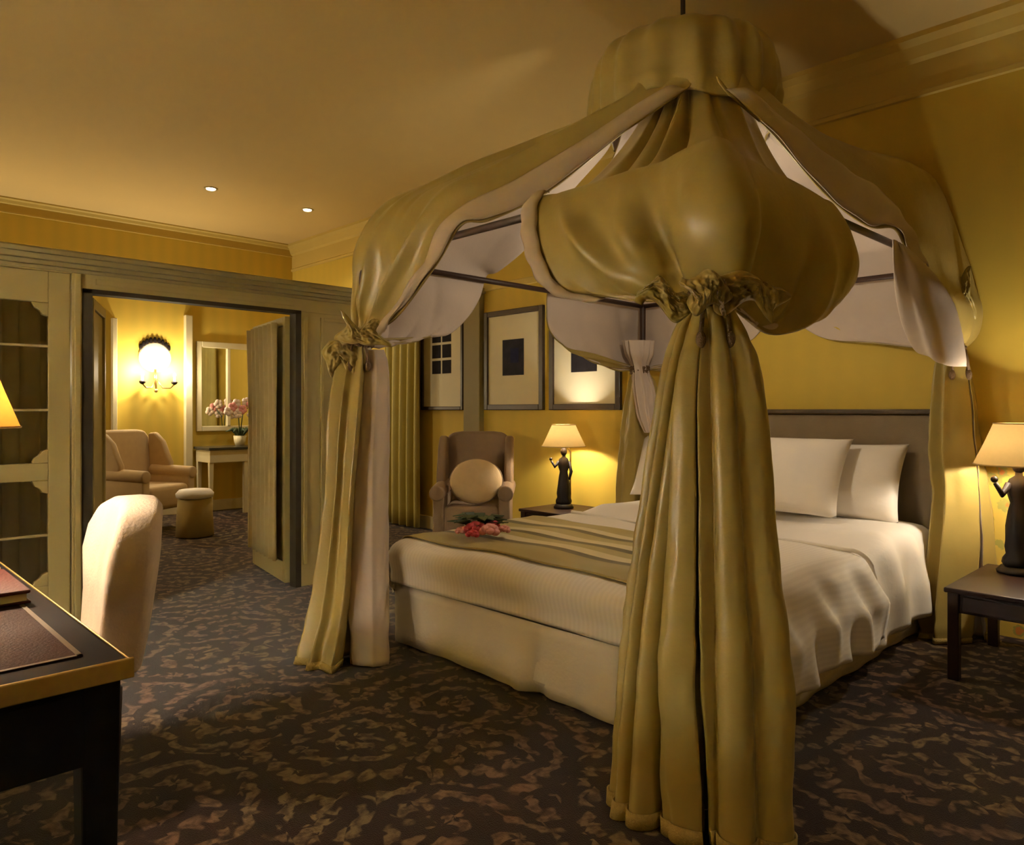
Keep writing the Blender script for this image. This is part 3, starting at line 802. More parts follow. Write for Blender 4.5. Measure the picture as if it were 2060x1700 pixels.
def tie(parent, c, r, seed, bow=1.0):
    """cord round the gather with ruffled folds over it"""
    bm = new_bm(); c = Vector(c)
    for k in (-1, 0, 1):
        tube(bm, [c + Vector((r * math.cos(a), r * math.sin(a), .016 * k + .006 * math.sin(3 * a + k))) for a in np.linspace(0, 2 * PI, 33)], .012, 8, False)
    for k in (-.5, .6):                                      # two hanging cord ends with tassels
        p = c - FW * (r + .01) + RT * (.05 * k)
        tube(bm, [p, p + Vector((0, 0, -.05)) + RT * .02 * k, p + Vector((0, 0, -.11)) + RT * .03 * k], [.007, .007, .007], 8)
        ball(bm, p + Vector((0, 0, -.125)) + RT * .03 * k, .016, 1, 1, 1.7, 10, 8)
    return done(bm, 'tie_cord', CORD, parent, True)
def ruffle(parent, c, w, h, seed, m=None, d=.05):
    """a crumpled puff of cloth above the tie"""
    c = Vector(c); nu, nv = 26, 60
    u = np.linspace(0, 1, nu)[:, None]; v = np.linspace(0, 1, nv)[None, :]
    r = np.random.RandomState(seed)
    x = (v - .5) * w * (1 + .25 * np.sin(u * 5 + seed) + .08 * np.sin(u * 11))
    z = (u - .5) * h * (.55 + .6 * np.abs(np.sin(v * 3.3 + seed))) + .02 * np.sin(v * 7 + seed) - .03 * (v - .5)
    b = d * np.sin(u * PI) ** .6 * (np.sin(v * PI) ** .5) * (1 + .9 * crumple(u * 2.2, v * 4.2, seed, 6) + .35 * crease(v * 11 + 4 * u + seed))
    G = np.zeros((nu, nv, 3))
    for k in range(3): G[..., k] = c[k] + RT[k] * x - FW[k] * b
    G[..., 2] += z
    if (gnormals(G) @ np.array(list(FW))).mean() > 0: G = G[:, ::-1].copy()
    return gmesh('ruffle', G, m or [GOLD, LINING], parent, .006, -1, 1)

CG = 'gold canopy curtains of the four-poster bed'
K = {k: empty('canopy_curtain', l, 'bed curtain', (*CORNERS[k], 0), 0, CG) for k, l in (
    ('fr', 'large near gold bed curtain hanging in front of the bed, tied in the middle'),
    ('fl', 'gold bed curtain with cream lining at the left foot post of the bed'),
    ('hr', 'gold bed curtain at the head post beside the right nightstand, bright lining flap'),
    ('hl', 'gold bed curtain at the far head post, behind the left pillow'))}
def under(k):
    """world-space parts under a curtain's empty"""
    e = K[k]; return e
def adopt(k):
    e = K[k]; inv = Matrix.Translation(-Vector(e.location))
    for ch in e.children: ch.matrix_parent_inverse = inv
# near right foot post
swag(K['fr'], CORNERS['fr'], 1, -1, .80, .80, ((1, .93, .84, .74, .52), (1, .97, .95, .86, .55)), 2, 1.53, (.00, .12), 1.0, 2.30, lambda s, t:
     sum(a * np.exp(-np.abs((t - c - k * (s - .6)) / w) ** p) * np.exp(-((s - m) / h) ** 2) for a, c, k, w, p, m, h in
         ((-.110, -.30, -.05, .05, 2, .74, .16), (-.08, -.24, 0, .05, 2, .26, .13), (.040, -.42, -.1, .09, 1.2, .70, .14), (.045, -.12, 0, .12, 1.5, .62, .15), (.03, .06, 0, .10, 1.5, .66, .14),
          (-.05, .20, .1, .07, 2, .74, .14), (-.06, -.60, .25, .05, 2, .22, .12), (-.05, -.42, .1, .045, 2, .24, .12), (.055, -.70, .8, .07, 1.2, .66, .10), (-.035, -.58, .9, .06, 2, .72, .10),
          (-.045, .55, -.5, .06, 2, .76, .10), (.035, .68, -.5, .08, 1.5, .74, .1), (-.04, .16, 0, .05, 2, .2, .12))), .32, .025, (-12, -12), .40, 1.0, ((-1, .46, .90, .06), (1, .80, .93, .05)))
tail(K['fr'], [(1432, 1.535, 2.25, .045, .045), (1444, 1.42, 2.24, .080, .055), (1449, 1.25, 2.21, .110, .07), (1458, .80, 2.16, .130, .085), (1468, .45, 2.12, .155, .10), (1474, .012, 2.08, .145, .11)], 3, 5, .05, -2.35, amp=.20, valley=-1)
tail(K['fr'], [(1408, 1.535, 2.28, .030, .040), (1388, 1.42, 2.28, .045, .045), (1372, 1.25, 2.28, .058, .05), (1340, .80, 2.27, .076, .055), (1320, .45, 2.25, .090, .065), (1303, .012, 2.20, .098, .08)], 12, 6, .05, 0, amp=.26, valley=-1)
tail(K['fr'], [(1392, .62, 2.14, .012, .012), (1384, .35, 2.12, .035, .025), (1378, .012, 2.08, .050, .03)], 15, 3, 0, 0, [LINING, LINING], 'lining_edge', .1, False)
gp = gz(1425, 1.535, 2.26)
tie(K['fr'], gp, .056, 1)
ruffle(K['fr'], pd(1495, 590, 2.12), .21, .10, 4, None, .06)
ruffle(K['fr'], pd(1340, 600, 2.13), .15, .085, 6, None, .05)
ruffle(K['fr'], pd(1420, 590, 2.08), .12, .10, 16, None, .06)
# left foot post
swag(K['fl'], CORNERS['fl'], -1, -1, .80, .86, ((1, .82, .62, .42, .25), (1, .95, .84, .68, .42)), 5, 1.55, (0, .02), .38, 2.38, lambda s, t:
     sum(a * np.exp(-np.abs(t - c - k * (s - .6)) / .045) * np.exp(-((s - m) / w) ** 2) for a, c, k, m, w in
         ((.070, -.34, -.25, .62, .20), (-.075, -.20, -.2, .62, .22), (.085, -.06, -.1, .66, .22), (-.080, .08, 0, .62, .22), (.075, .22, .1, .64, .20), (-.06, .40, .2, .60, .20),
          (.05, -.62, -.9, .40, .12), (-.045, -.48, -.9, .36, .12), (.04, .1, .8, .28, .12))), .7, .008, (40, 0), .46, .15, ((-1, .12, .93, .085),))
tail(K['fl'], [(724, 1.54, 3.68, .05, .05), (716, 1.42, 3.66, .072, .06), (706, 1.15, 3.63, .085, .07), (696, .76, 3.60, .080, .07), (684, .30, 3.55, .105, .08), (664, .012, 3.48, .125, .10)], 4, 6, .2, -.4, amp=.27)
lin = [(752, 1.50, 3.66, .05, .014), (757, 1.40, 3.64, .055, .02), (750, 1.1, 3.62, .075, .03), (744, .76, 3.60, .085, .035), (744, .30, 3.53, .085, .035), (748, .012, 3.44, .075, .035)]
tail(K['fl'], lin, 9, 4, .0, 0, [LINING, LINING], 'lining_panel', .12, False)
tie(K['fl'], gz(726, 1.54, 3.68), .058, 2)
ruffle(K['fl'], pd(730, 668, 3.58), .22, .13, 8)
ruffle(K['fl'], pd(690, 720, 3.64), .16, .16, 11)
# right head post
swag(K['hr'], CORNERS['hr'], 1, 1, .98, .98, ((1, .97, .88, .70, .42), (1, .93, .80, .60, .35)), 7, 1.52, (.0, .0), 1.0, 2.52, None, .22, 0.0, (0, 40), .46, .0, ((1, .12, .62, .085),))
tail(K['hr'], [(1915, 1.50, 3.93, .05, .05), (1916, 1.40, 3.92, .085, .06), (1920, 1.0, 3.90, .115, .08), (1930, .72, 3.90, .125, .085), (1926, .25, 3.88, .165, .10), (1920, .012, 3.86, .17, .11)], 6, 6, .30, -1.0, amp=.2)
tie(K['hr'], gz(1915, 1.51, 3.93), .058, 3)
ruffle(K['hr'], pd(1925, 590, 3.84), .16, .24, 14)
# cream flap of turned-out lining in front of the gather
fl = np.array([[list(pd(x, y, d)) for (x, y, d) in row] for row in (
    ((1797, 482, 3.20), (1805, 486, 3.24), (1814, 492, 3.22), (1827, 500, 3.26)),
    ((1797, 535, 3.22), (1822, 540, 3.22), (1850, 550, 3.20), (1882, 560, 3.26)),
    ((1806, 600, 3.32), (1838, 602, 3.26), (1875, 606, 3.30), (1914, 606, 3.34)),
    ((1822, 660, 3.46), (1855, 662, 3.36), (1892, 662, 3.38), (1930, 658, 3.44)),
    ((1845, 704, 3.60), (1872, 715, 3.50), (1902, 724, 3.50), (1942, 718, 3.53)),
    ((1868, 712, 3.70), (1888, 726, 3.62), (1910, 735, 3.60), (1944, 736, 3.62)))])
Gf = surf(fl, 40, 50); tt = np.linspace(0, 1, 50)[None, :]; ss = np.linspace(0, 1, 40)[:, None]
Gf = Gf + gnormals(Gf) * (.010 * np.sin(tt * 14 + 2 * ss) * np.sin(ss * PI))[..., None]
gmesh('lining_flap', Gf, LINING, K['hr'], .008, 0, 0)
# left head post
swag(K['hl'], CORNERS['hl'], -1, 1, .95, .95, ((1, .97, .90, .75, .45), (1, .97, .90, .75, .45)), 11, 1.50, (.08, .08), 1.0, 2.40, None, .45)
tail(K['hl'], [(1287, 1.48, 5.36, .05, .05), (1289, 1.38, 5.35, .09, .06), (1288, 1.1, 5.34, .125, .07), (1284, .8, 5.34, .13, .075), (1278, .4, 5.34, .13, .08), (1274, .012, 5.34, .14, .08)], 8, 6, .2, 2.5, amp=.2)
tie(K['hl'], gz(1287, 1.49, 5.36), .062, 4)
tail(K['hl'], [(1284, 1.70, 5.29, .10, .04), (1285, 1.60, 5.29, .075, .06), (1286, 1.50, 5.33, .045, .05), (1292, 1.36, 5.26, .06, .05), (1300, 1.16, 5.24, .055, .035), (1306, 1.04, 5.24, .03, .03)], 13, 9, .1, 2, [LINING, LINING], 'lining_gather', .3, False)
for k in K: adopt(k)

# ================================================================== bedside lamps, tables
def figurine(bm, s):
    """a robed figure holding up one arm beside a tall stem"""
    prof = [(.052, .0), (.060, .012), (.058, .03), (.046, .05), (.050, .08), (.044, .16), (.036, .22), (.030, .25), (.040, .285), (.044, .315), (.034, .345), (.014, .36), (.013, .375)]
    n = 18; rings = []
    for r, z in prof:
        rings.append([bm.verts.new((s * r * (1 + .10 * math.sin(6 * a + z * 20)) * math.cos(a), s * r * .8 * (1 + .10 * math.sin(6 * a + z * 20)) * math.sin(a), s * z)) for a in np.linspace(0, 2 * PI, n, endpoint=False)])
    for A, B in zip(rings[:-1], rings[1:]):
        for i in range(n): bm.faces.new((A[i], A[(i + 1) % n], B[(i + 1) % n], B[i]))
    bm.faces.new(rings[0][::-1]); bm.faces.new(rings[-1])
    ball(bm, (0, 0, s * .402), s * .028, .9, 1, 1.2, 12, 8)
    ball(bm, (0, .004 * s, s * .428), s * .020, 1.1, 1, .7, 10, 6)
    tube(bm, [(-s * .036, 0, s * .325), (-s * .068, -.01 * s, s * .285), (-s * .095, -.012 * s, s * .33)], [s * .015, s * .013, s * .009], 8)
    ball(bm, (-s * .099, -.012 * s, s * .345), s * .013)
    tube(bm, [(s * .036, 0, s * .325), (s * .058, -.008 * s, s * .25), (s * .045, -.035 * s, s * .19)], [s * .015, s * .013, s * .009], 8)
def bedside_lamp(name, loc, rz, zs0, zs1, r0, r1, label, cat, group, shade_m, watts, figure=True, fs=1.0, xoff=0.0, col=WARM, trim=True):
    t = empty(name, label, cat, loc, rz, group)
    if figure:
        bm = new_bm(); lathe(bm, [(.075, 0), (.078, .012), (.07, .022), (.062, .034)], 24, sx=fs, sy=fs); done(bm, 'plinth', BRONZE, t, True)
        bm = new_bm(); figurine(bm, fs); o = done(bm, 'figurine', BRONZE, t, True); o.location = (0, 0, .034)
        bm = new_bm(); tube(bm, [(.05 * fs, .03, .03), (.052 * fs, .03, zs0 - .05), (.02, .01, zs0 + .02), (0, 0, zs0 + .06)], .007, 8); done(bm, 'stem', BRASS, t, True)
    else:
        bm = new_bm(); lathe(bm, [(.085, 0), (.088, .015), (.05, .03), (.022, .05), (.03, .12), (.05, .20), (.045, .26), (.016, .30), (.012, zs0 + .03)], 24); done(bm, 'base', BRASS, t, True)
    bm = new_bm(); lathe(bm, [(r0, zs0), ((r0 + r1) / 2 * .985, (zs0 + zs1) / 2), (r1, zs1)], 48, cap=False)
    o = done(bm, 'lamp_shade', shade_m, t, True)
    for r, z in ((r0, zs0), (r1, zs1)):
        bm = new_bm(); tube(bm, [(r * math.cos(a), r * math.sin(a), z) for a in np.linspace(0, 2 * PI, 49)], .0035, 6, False)
        done(bm, 'shade_trim', mat('shade_braid', (.55, .38, .15), .7, noise=.2, nscale=50), o, True)
    zb = zs0 + .05
    bm = new_bm(); ball(bm, (0, 0, zb), .026, 1, 1, 1.3); lathe(bm, [(.014, zb - .06), (.014, zb - .02)], 12); done(bm, 'bulb', BULB, t, True)
    point_light('lamp_light', (0, 0, zb + .008), watts, col, .03, t)
    return t
def nightstand(loc, w, d, h, label, group):
    t = empty('nightstand', label, 'nightstand', loc, 0, group)
    bm = new_bm(); box(bm, -.012, w + .012, -.012, d, h - .022, h); done(bm, 'top', DARKWOOD, t, bevel=.006)
    bm = new_bm(); box(bm, .012, w - .012, .012, d - .012, h - .11, h - .022); ap = done(bm, 'apron', DARKWOOD, t, bevel=.004)
    bm = new_bm(); box(bm, .06, w - .06, .002, .012, h - .098, h - .034); dr = done(bm, 'drawer', DARKWOOD, t, bevel=.003)
    bm = new_bm(); ball(bm, (w / 2, -.010, h - .066), .012); done(bm, 'knob', BRASS, dr, True)
    for x in (.0, w - .045):
        for y in (.0, d - .045):
            bm = new_bm(); box(bm, x, x + .045, y, y + .045, 0, h - .022); done(bm, 'leg', DARKWOOD, t, bevel=.004)
    return t
nightstand((-1.0, 3.68, 0), .75, .72, .41, 'dark wood nightstand at the right end of the bed, open below', 'dark bedside tables')
nightstand((-4.08, 4.06, 0), .66, .50, .43, 'dark wood nightstand beyond the left side of the bed, under the framed pictures', 'dark bedside tables')
LG = 'bedside lamps with dark figure bases'
bedside_lamp('table_lamp', (-3.86, 4.32, .43), math.radians(40), .485, .655, .172, .092, 'lit cream table lamp with dark figurine base below the framed pictures', 'lamp', LG, SHADE, W_BED, True, 1.02)
pR = gz(2050, .41, 3.56)
bedside_lamp('table_lamp', (pR.x, pR.y, .41), math.radians(40), .525, .725, .190, .105, 'lit cream table lamp with dark figurine base, cut by the right photo edge', 'lamp', LG, SHADE, W_BED, True, 1.22)

# ================================================================== pictures
def picture(x0, x1, z0, z1, fw, label, art, group='framed pictures on the wall behind the bed'):
    y = YH - .012
    t = empty('framed_picture', label, 'picture', ((x0 + x1) / 2, y, z0), 0, group)
    w, h = (x1 - x0) / 2, z1 - z0
    bm = new_bm(); box(bm, -w, -w + fw, -.035, 0, 0, h); box(bm, w - fw, w, -.035, 0, 0, h); box(bm, -w + fw, w - fw, -.035, 0, 0, fw); box(bm, -w + fw, w - fw, -.035, 0, h - fw, h)
    done(bm, 'frame', FRAMEB, t, bevel=.006)
    bm = new_bm(); box(bm, -w + fw, w - fw, -.018, -.004, fw, h - fw); done(bm, 'mount', MATB, t)
    art(t, w, h)
    return t
PRINTD = mat('dark_print', (.022, .019, .022), .8, noise=.6, nscale=14, spec=.08)
PRINTB = mat('blue_print', (.016, .016, .04), .8, noise=.5, nscale=20, spec=.08)
def art_grid(t, w, h):
    bm = new_bm()
    for i in range(2):
        for k in range(3): box(bm, -.155 + i * .16, -.155 + i * .16 + .135, -.0205, -.018, .36 + k * .155, .36 + k * .155 + .13)
    done(bm, 'print', PRINTD, t)
def art_block(t, w, h):
    bm = new_bm(); box(bm, -.135, .135, -.0205, -.018, .31, .63); o = done(bm, 'print', PRINTD, t)
    bm = new_bm(); box(bm, -.03, .07, -.0225, -.0205, .42, .55); done(bm, 'figure_patch', PRINTB, o)
picture(-6.02, -5.36, 1.20, 2.08, .035, 'framed print of six small dark squares, leftmost of the three pictures', art_grid)
picture(-5.06, -4.31, 1.20, 2.10, .05, 'tall dark-framed print with one dark square on cream, middle picture', art_block)
picture(-4.24, -3.49, 1.20, 2.10, .05, 'dark-framed print directly above the bedside lamp, its mount lit from below', art_block)

# yellow drape on the head wall beyond the screen
bm = new_bm()
dr = empty('window_drape', 'long yellow-green drape hanging on the back wall left of the pictures', 'curtain', (-6.55, YH - .12, 0))
gathered('panel', (0, 0, 0), (1, 0, 0), .60, .02, 2.24, DRAPEY, dr, .04, 5, 12, .006)
bm = new_bm(); tube(bm, [(-.08, 0, 2.26), (.68, 0, 2.26)], .016, 10); ball(bm, (-.09, 0, 2.26), .028); ball(bm, (.69, 0, 2.26), .028)
tube(bm, [(.0, 0, 2.26), (.0, .11, 2.26)], .01, 8); tube(bm, [(.6, 0, 2.26), (.6, .11, 2.26)], .01, 8); done(bm, 'curtain_rod', BRASS, dr, True)

# ================================================================== chairs
def rbox(name, bm_boxes, m, parent, bevel=.04, seg=4):
    bm = new_bm()
    for b in bm_boxes: box(bm, *b)
    return done(bm, name, m, parent, True, bevel, seg)
def wing_chair(loc, rz, label, m, group=None, w=.66, H=1.02):
    """faces -y in its own frame"""
    t = empty('wingback_chair', label, 'armchair', loc, rz, group)
    hw = w / 2
    rbox('seat', [(-hw + .07, hw - .07, -.30, .24, .22, .46)], m, t, .05)
    # back with rounded crown
    bm = new_bm(); n = 14; top = []
    out = [(-hw + .02, .30), (-hw + .0, .75), (-hw + .02, H - .07), (-hw + .07, H - .012), (-hw + .16, H), (hw - .16, H), (hw - .07, H - .012), (hw - .02, H - .07), (hw, .75), (hw - .02, .30)]
    fr = [bm.verts.new((x, .17 + .12 * (z - .3), z)) for x, z in out]; bk = [bm.verts.new((x, .29 + .14 * (z - .3), z)) for x, z in out]
    bm.faces.new(fr); bm.faces.new(bk[::-1])
    for i in range(len(out)): bm.faces.new((fr[i], fr[(i + 1) % len(out)], bk[(i + 1) % len(out)], bk[i]))
    done(bm, 'backrest', m, t, True, .03, 4)
    for s in (-1, 1):
        bm = new_bm(); prof = [(.22, .56), (.24, H - .04), (.16, H - .03), (.06, H - .12), (.0, H - .26), (-.04, .66), (-.03, .56)]
        a = [bm.verts.new((s * (hw - .055), y, z)) for y, z in prof]; b = [bm.verts.new((s * (hw + .015), y, z)) for y, z in prof]
        bm.faces.new(a); bm.faces.new(b[::-1])
        for i in range(len(prof)): bm.faces.new((a[i], a[(i + 1) % len(prof)], b[(i + 1) % len(prof)], b[i]))
        done(bm, 'wing', m, t, True, .022, 4)
        bm = new_bm(); box(bm, s * (hw - .04) - .045, s * (hw - .04) + .045, -.30, .22, .22, .54)
        tube(bm, [(s * (hw - .03), -.31, .56), (s * (hw - .03), .2, .58)], .062, 16); done(bm, 'arm', m, t, True, .015, 3)
        for y in (-.27, .24):
            bm = new_bm(); lathe(bm, [(.014, 0), (.02, .1), (.028, .225)], 10, (s * (hw - .08), y, 0)); done(bm, 'leg', DARKWOOD, t, True)
    return t
wc = ray(955) * 5.92
rz_w = math.atan2(-wc.x, wc.y) * 1.0
wing_chair((wc.x, wc.y, 0), TH * .95, 'brown wingback armchair beyond the bed, below the framed pictures', BROWNF, None, .585)
bm = new_bm(); ball(bm, (0, 0, 0), .205, 1, .36, .86, 32, 20); o = done(bm, 'cushion', TANF, None, True)
bm = new_bm(); tube(bm, [(.205 * math.cos(a), 0, .176 * math.sin(a)) for a in np.linspace(0, 2 * PI, 49)], .007, 6, False); done(bm, 'piping', BROWNF, o, True)
cpos = wc - FW * .17 + RT * .02
o.location = (cpos.x, cpos.y, .645); o.rotation_euler = (math.radians(-18), 0, TH * .95)
tag(o, 'round tan cushion standing on the seat of the brown wingback chair', 'cushion')

# the pale chair at the desk (faces -y)
ch = empty('desk_chair', 'pale floral upholstered chair with rounded back, tucked at the desk', 'chair', (-2.625, .50, 0), math.radians(-6))
bm = new_bm()
out = [(-.165, .38), (-.20, .60), (-.24, .74), (-.225, .825), (-.18, .885), (-.10, .912), (0, .918), (.10, .912), (.18, .885), (.225, .825), (.24, .74), (.20, .60), (.165, .38)]
def bcurve(x, z, s): return .19 + .13 * (z - .38) + .05 * (1 - (x / .24) ** 2) + s * .062
fr = [bm.verts.new((x, bcurve(x, z, -1), z)) for x, z in out]; bk = [bm.verts.new((x, bcurve(x, z, 1), z)) for x, z in out]
cf = [bm.verts.new((x * .55, bcurve(x * .55, lerp(.62, z, .55), -1) - .018, lerp(.62, z, .55))) for x, z in out]; cb = [bm.verts.new((x * .55, bcurve(x * .55, lerp(.62, z, .55), 1) + .012, lerp(.62, z, .55))) for x, z in out]
n_ = len(out)
for i in range(n_):
    k = (i + 1) % n_
    bm.faces.new((fr[i], fr[k], bk[k], bk[i])); bm.faces.new((cf[i], cf[k], fr[k], fr[i])); bm.faces.new((bk[i], bk[k], cb[k], cb[i]))
bm.faces.new(cf); bm.faces.new(cb[::-1])
done(bm, 'backrest', PALEF, ch, True, .028, 4)
rbox('seat', [(-.235, .235, -.27, .20, .36, .47)], PALEF, ch, .04)
for x in (-.2, .2):
    for y in (-.23, .2):
        bm = new_bm(); lathe(bm, [(.013, 0), (.018, .15), (.025, .37)], 10, (x, y, 0)); done(bm, 'leg', DARKWOOD, ch, True)

# ================================================================== the desk
DZ = .72
DX1, DY1 = -1.535, .46
DX0, DY0 = -2.95, -.95
dk = empty('writing_desk', 'black lacquered writing desk with leather top and gilt edge, cut by the photo corner', 'desk', (DX1, DY1, 0))
dx, dy = DX0 - DX1, DY0 - DY1
bm = new_bm(); box(bm, dx, 0, dy, 0, DZ - .03, DZ); done(bm, 'top', BLACK, dk, bevel=.006)
bm = new_bm()
box(bm, dx - .004, .006, .0005, .005, DZ - .030, DZ - .001); box(bm, dx - .004, .006, dy - .008, dy - .0005, DZ - .034, DZ + .002)
box(bm, .0005, .009, dy - .008, .008, DZ - .036, DZ + .003); box(bm, dx - .009, dx - .0005, dy - .008, .008, DZ - .034, DZ + .002)
done(bm, 'gilt_edge', GILT, dk, bevel=.003)
bm = new_bm(); box(bm, dx + .07, -.075, dy + .06, -.06, DZ, DZ + .0025); lt = done(bm, 'leather_inset', LEATHER, dk)
bm = new_bm(); x0, x1, y0, y1 = dx + .07, -.075, dy + .06, -.06
for a in ((x0, x1, y1 - .010, y1), (x0, x1, y0, y0 + .010), (x0, x0 + .010, y0, y1), (x1 - .010, x1, y0, y1)): box(bm, *a, DZ + .0025, DZ + .0035)
done(bm, 'tooled_border', TOOL, lt)
bm = new_bm()
for (a0, a1, b0, b1) in ((-.035, -.012, dy + .03, -.03), (dx + .012, dx + .035, dy + .03, -.03), (dx + .03, -.03, -.035, -.012), (dx + .03, -.03, dy + .012, dy + .035)):
    box(bm, a0, a1, b0, b1, DZ - .19, DZ - .03)
done(bm, 'apron', BLACK, dk, bevel=.004)
for (x, y) in ((-.08, -.08), (dx + .01, -.08), (-.08, dy + .01), (dx + .01, dy + .01)):
    bm = new_bm(); v = box(bm, x, x + .07, y, y + .07, 0, DZ - .03)
    for q in v[:4]:
        q.co.x += (x + .035 - q.co.x) * .25; q.co.y += (y + .035 - q.co.y) * .25
    done(bm, 'leg', BLACK, dk, bevel=.006)
fo = empty('leather_folder', 'dark red leather folder lying on the desk', 'folder', (-2.295, .235, DZ + .004))
bm = new_bm(); box(bm, -.165, .165, -.18, .18, .024, .034); done(bm, 'cover', REDL, fo, bevel=.004)
bm = new_bm(); box(bm, -.165, .165, -.18, .18, 0, .006); done(bm, 'back_cover', REDL, fo, bevel=.002)
bm = new_bm(); box(bm, -.158, .159, -.172, .172, .006, .024); done(bm, 'pages', MATB, fo)
bedside_lamp('desk_lamp', (-2.62, .345, DZ), 0, .43, .64, .137, .062, 'orange cone lampshade at the left edge of the photo, on the desk', 'lamp', None, SHADEO, W_DESK, False, col=(1.0, .82, .60))

# ================================================================== the far room
# wall sconce
def sconce(ys, label):
    sn = empty('wall_sconce', label, 'wall light', (XF, ys, 1.60))
    bm = new_bm()
    lathe(bm, [(.0, .0), (.17, .0), (.175, .012), (.15, .02), (.11, .014), (.06, .022), (.01, .03)], 32)
    pl = done(bm, 'back_plate', mat('pale_plate', (.80, .74, .58), .25, metal=.3, noise=.1, nscale=20), sn, True); pl.rotation_euler = (0, PI / 2, 0); pl.location = (.004, 0, .20)
    bm = new_bm()
    for a in np.linspace(-.95, .95, 9):
        c = Vector((.012, .185 * math.sin(a), .20 + .185 * math.cos(a))); ball(bm, c, .026, .5, .8, 1.1 + .5 * math.cos(a), 10, 6)
    done(bm, 'crest', BRONZE, sn, True)
    bm = new_bm(); tube(bm, [(.015, 0, .06), (.02, 0, -.03), (.05, 0, -.17)], [.018, .024, .01], 10); ball(bm, (.045, 0, -.18), .024)
    done(bm, 'stem', BRASS, sn, True)
    for s in (-1, 1):
        bm = new_bm(); tube(bm, [(.03, 0, -.03), (.08, s * .06, -.15), (.12, s * .13, -.15), (.13, s * .17, -.11)], .009, 8); ar = done(bm, 'arm', BRASS, sn, True)
        bm = new_bm(); lathe(bm, [(.012, -.035), (.032, -.02), (.036, .0), (.02, .006)], 14, (.13, s * .17, -.08)); done(bm, 'candle_cup', BRONZE, ar, True)
        bm = new_bm(); lathe(bm, [(.011, .005), (.011, .05)], 10, (.13, s * .17, -.08)); ball(bm, (.13, s * .17, -.005), .016, 1, 1, 1.7); done(bm, 'bulb', BULB, ar, True)
        point_light('sconce_light', (.17, s * .17, .02), W_SCONCE, (1.0, .84, .60), .03, sn)
sconce(gz(316, 0, 8.26).y, 'lit two-armed wall sconce with round crested plate seen through the doorway')
sconce(.55, 'added second two-armed wall sconce in the far room, hidden by the glazed screen')  # unseen sconce added to brighten the far room
# console table under a mirror
cy0, cy1 = 3.34, 4.30
cn = empty('console_table', 'pale console table with dark top against the far room wall', 'console table', (XF + .03, cy0, 0))
W_ = cy1 - cy0
bm = new_bm(); box(bm, 0, .46, -.02, W_ + .02, .745, .775); done(bm, 'top', mat('dark_stone', (.05, .045, .03), .25, noise=.4, nscale=12), cn, bevel=.006)
bm = new_bm(); box(bm, .02, .43, 0, W_, .60, .745); done(bm, 'apron', CREAMW, cn, bevel=.006)
for x in (.03, .37):
    for y in (.0, W_ - .05):
        bm = new_bm(); v = box(bm, x, x + .05, y, y + .05, 0, .60)
        for q in v[:4]: q.co.x += (x + .025 - q.co.x) * .4; q.co.y += (y + .025 - q.co.y) * .4
        done(bm, 'leg', CREAMW, cn, bevel=.004)
bm = new_bm(); box(bm, .37, .42, W_ * .42, W_ * .42 + .05, 0, .60); done(bm, 'leg', CREAMW, cn, bevel=.004)
mr = empty('wall_mirror', 'large cream-framed mirror above the console table', 'mirror', (XF, cy0 + .02, .95))
mw, mh = .98, 1.06
bm = new_bm(); box(bm, 0, .035, -.0, .06, 0, mh); box(bm, 0, .035, mw - .06, mw, 0, mh); box(bm, 0, .035, .06, mw - .06, 0, .06); box(bm, 0, .04, .06, mw - .06, mh - .07, mh); box(bm, 0, .04, .36, .40, .06, mh - .07)
done(bm, 'frame', CREAMW, mr, bevel=.006)
bm = new_bm(); box(bm, .004, .012, .06, mw - .06, .06, mh - .07); done(bm, 'glass', SILVER, mr)
orc = empty('potted_orchid', 'pale pink orchid in a small pot on the console table', 'plant', (XF + .25, 3.78, .776))
bm = new_bm(); lathe(bm, [(.05, 0), (.065, .05), (.075, .12), (.068, .12)], 18); done(bm, 'pot', CREAMW, orc, True)
bm = new_bm()
for k in range(7):
    a = k * .9; d = Vector((math.cos(a), math.sin(a), 0)); tube(bm, [Vector((0, 0, .1)) + d * .02, Vector((0, 0, .2)) + d * .09, Vector((0, 0, .17)) + d * .16], [.012, .022, .004], 6)
tube(bm, [(0, 0, .1), (.01, -.02, .35), (.03, -.1, .47)], .006, 6); tube(bm, [(0, 0, .1), (.01, .03, .38), (.03, .12, .5)], .006, 6)
done(bm, 'foliage', GREEN, orc, True)
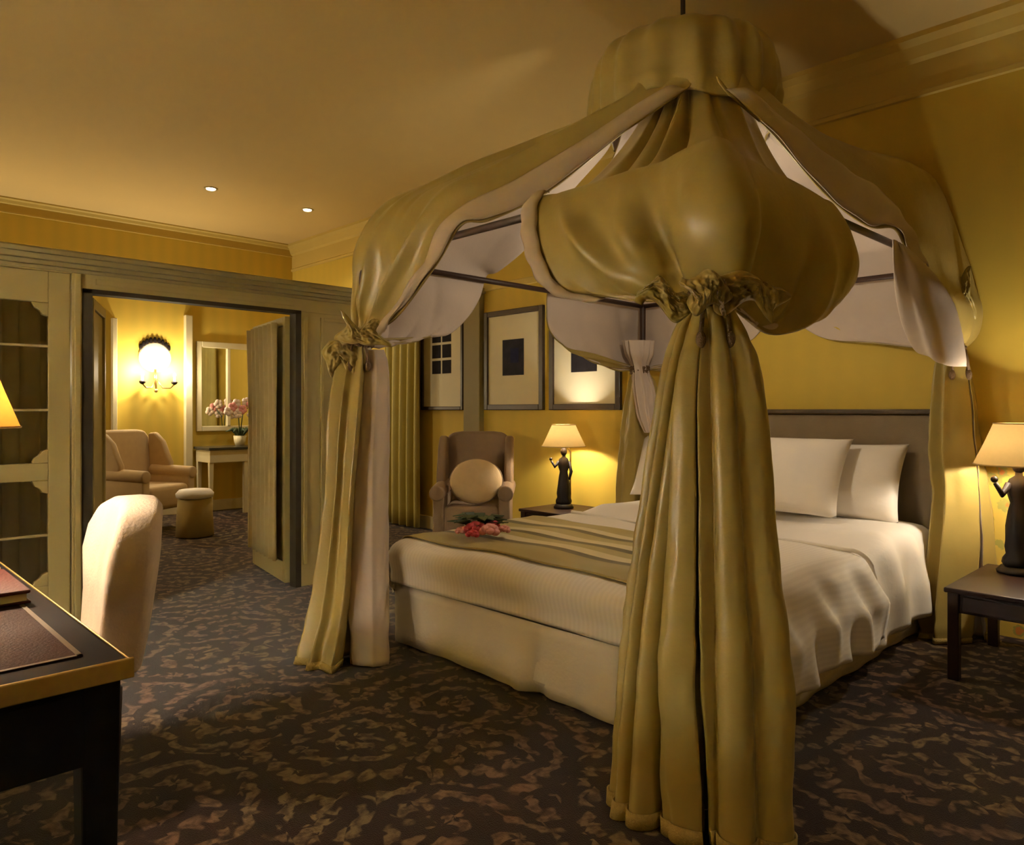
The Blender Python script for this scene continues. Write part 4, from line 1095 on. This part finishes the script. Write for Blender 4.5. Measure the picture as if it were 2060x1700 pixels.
for k, c in enumerate([(.03, -.10, .46), (.03, -.15, .41), (.02, -.05, .50), (.03, .12, .49), (.03, .17, .44), (.02, .07, .52), (.03, .02, .43), (.03, .13, .37), (.03, -.04, .38)]):
    bm = new_bm()
    for q in range(5):
        a = q * 2 * PI / 5 + k; ball(bm, (c[0], c[1] + .03 * math.cos(a), c[2] + .03 * math.sin(a)), .03, .4, 1, 1, 8, 6)
    done(bm, 'flower', WHITEP if k % 3 else PINK, orc, True)
# far armchair and footstool
ap = gz(292, 0, 7.35)
wing_chair((ap.x, ap.y, 0), math.radians(120), 'tan armchair in the far room below the wall sconce', mat('tan_armchair_fabric', (.50, .36, .18), .8, noise=.1, nscale=16, sheen=.2), None, .70, 1.0)
fp = gz(392, 0, 7.0)
fs = empty('footstool', 'small skirted footstool with pale cushion beside the far armchair', 'footstool', (fp.x, fp.y, 0), math.radians(20))
bm = new_bm(); lathe(bm, [(.17, .01), (.16, .2), (.15, .36)], 28); done(bm, 'skirt', mat('ochre_skirt', (.40, .31, .12), .8, noise=.1, nscale=20), fs, True)
bm = new_bm(); lathe(bm, [(.12, .36), (.165, .375), (.17, .41), (.14, .445), (.05, .455)], 28); done(bm, 'cushion', LINEN2, fs, True)

# floor lamp behind the viewpoint, added unseen to brighten the bed's foot
fl_ = empty('fill_floor_lamp', 'added fill lamp, a brass floor lamp with cream shade standing behind the viewpoint, out of the picture', 'floor lamp', (-2.9, -1.55, 0))
bm = new_bm(); lathe(bm, [(.15, 0), (.15, .02), (.03, .04), (.012, .06), (.012, 1.33)], 24); done(bm, 'stand', BRASS, fl_, True)
bm = new_bm(); lathe(bm, [(.27, 1.25), (.24, 1.38), (.21, 1.51)], 40, cap=False); done(bm, 'lamp_shade', shade_material('white_lampshade', (.9, .85, .75), .6), fl_, True)
bm = new_bm(); lathe(bm, [(.21, 1.505), (.02, 1.52), (.002, 1.521)], 40, cap=False); done(bm, 'shade_cover', OLIVED, fl_, True)  # opaque top keeps the added light off the ceiling
bm = new_bm(); ball(bm, (0, 0, 1.37), .03, 1, 1, 1.3); done(bm, 'bulb', BULB, fl_, True)
point_light('lamp_light', (0, 0, 1.43), W_FLOOR_FILL, (1.0, .97, .92), .05, fl_)
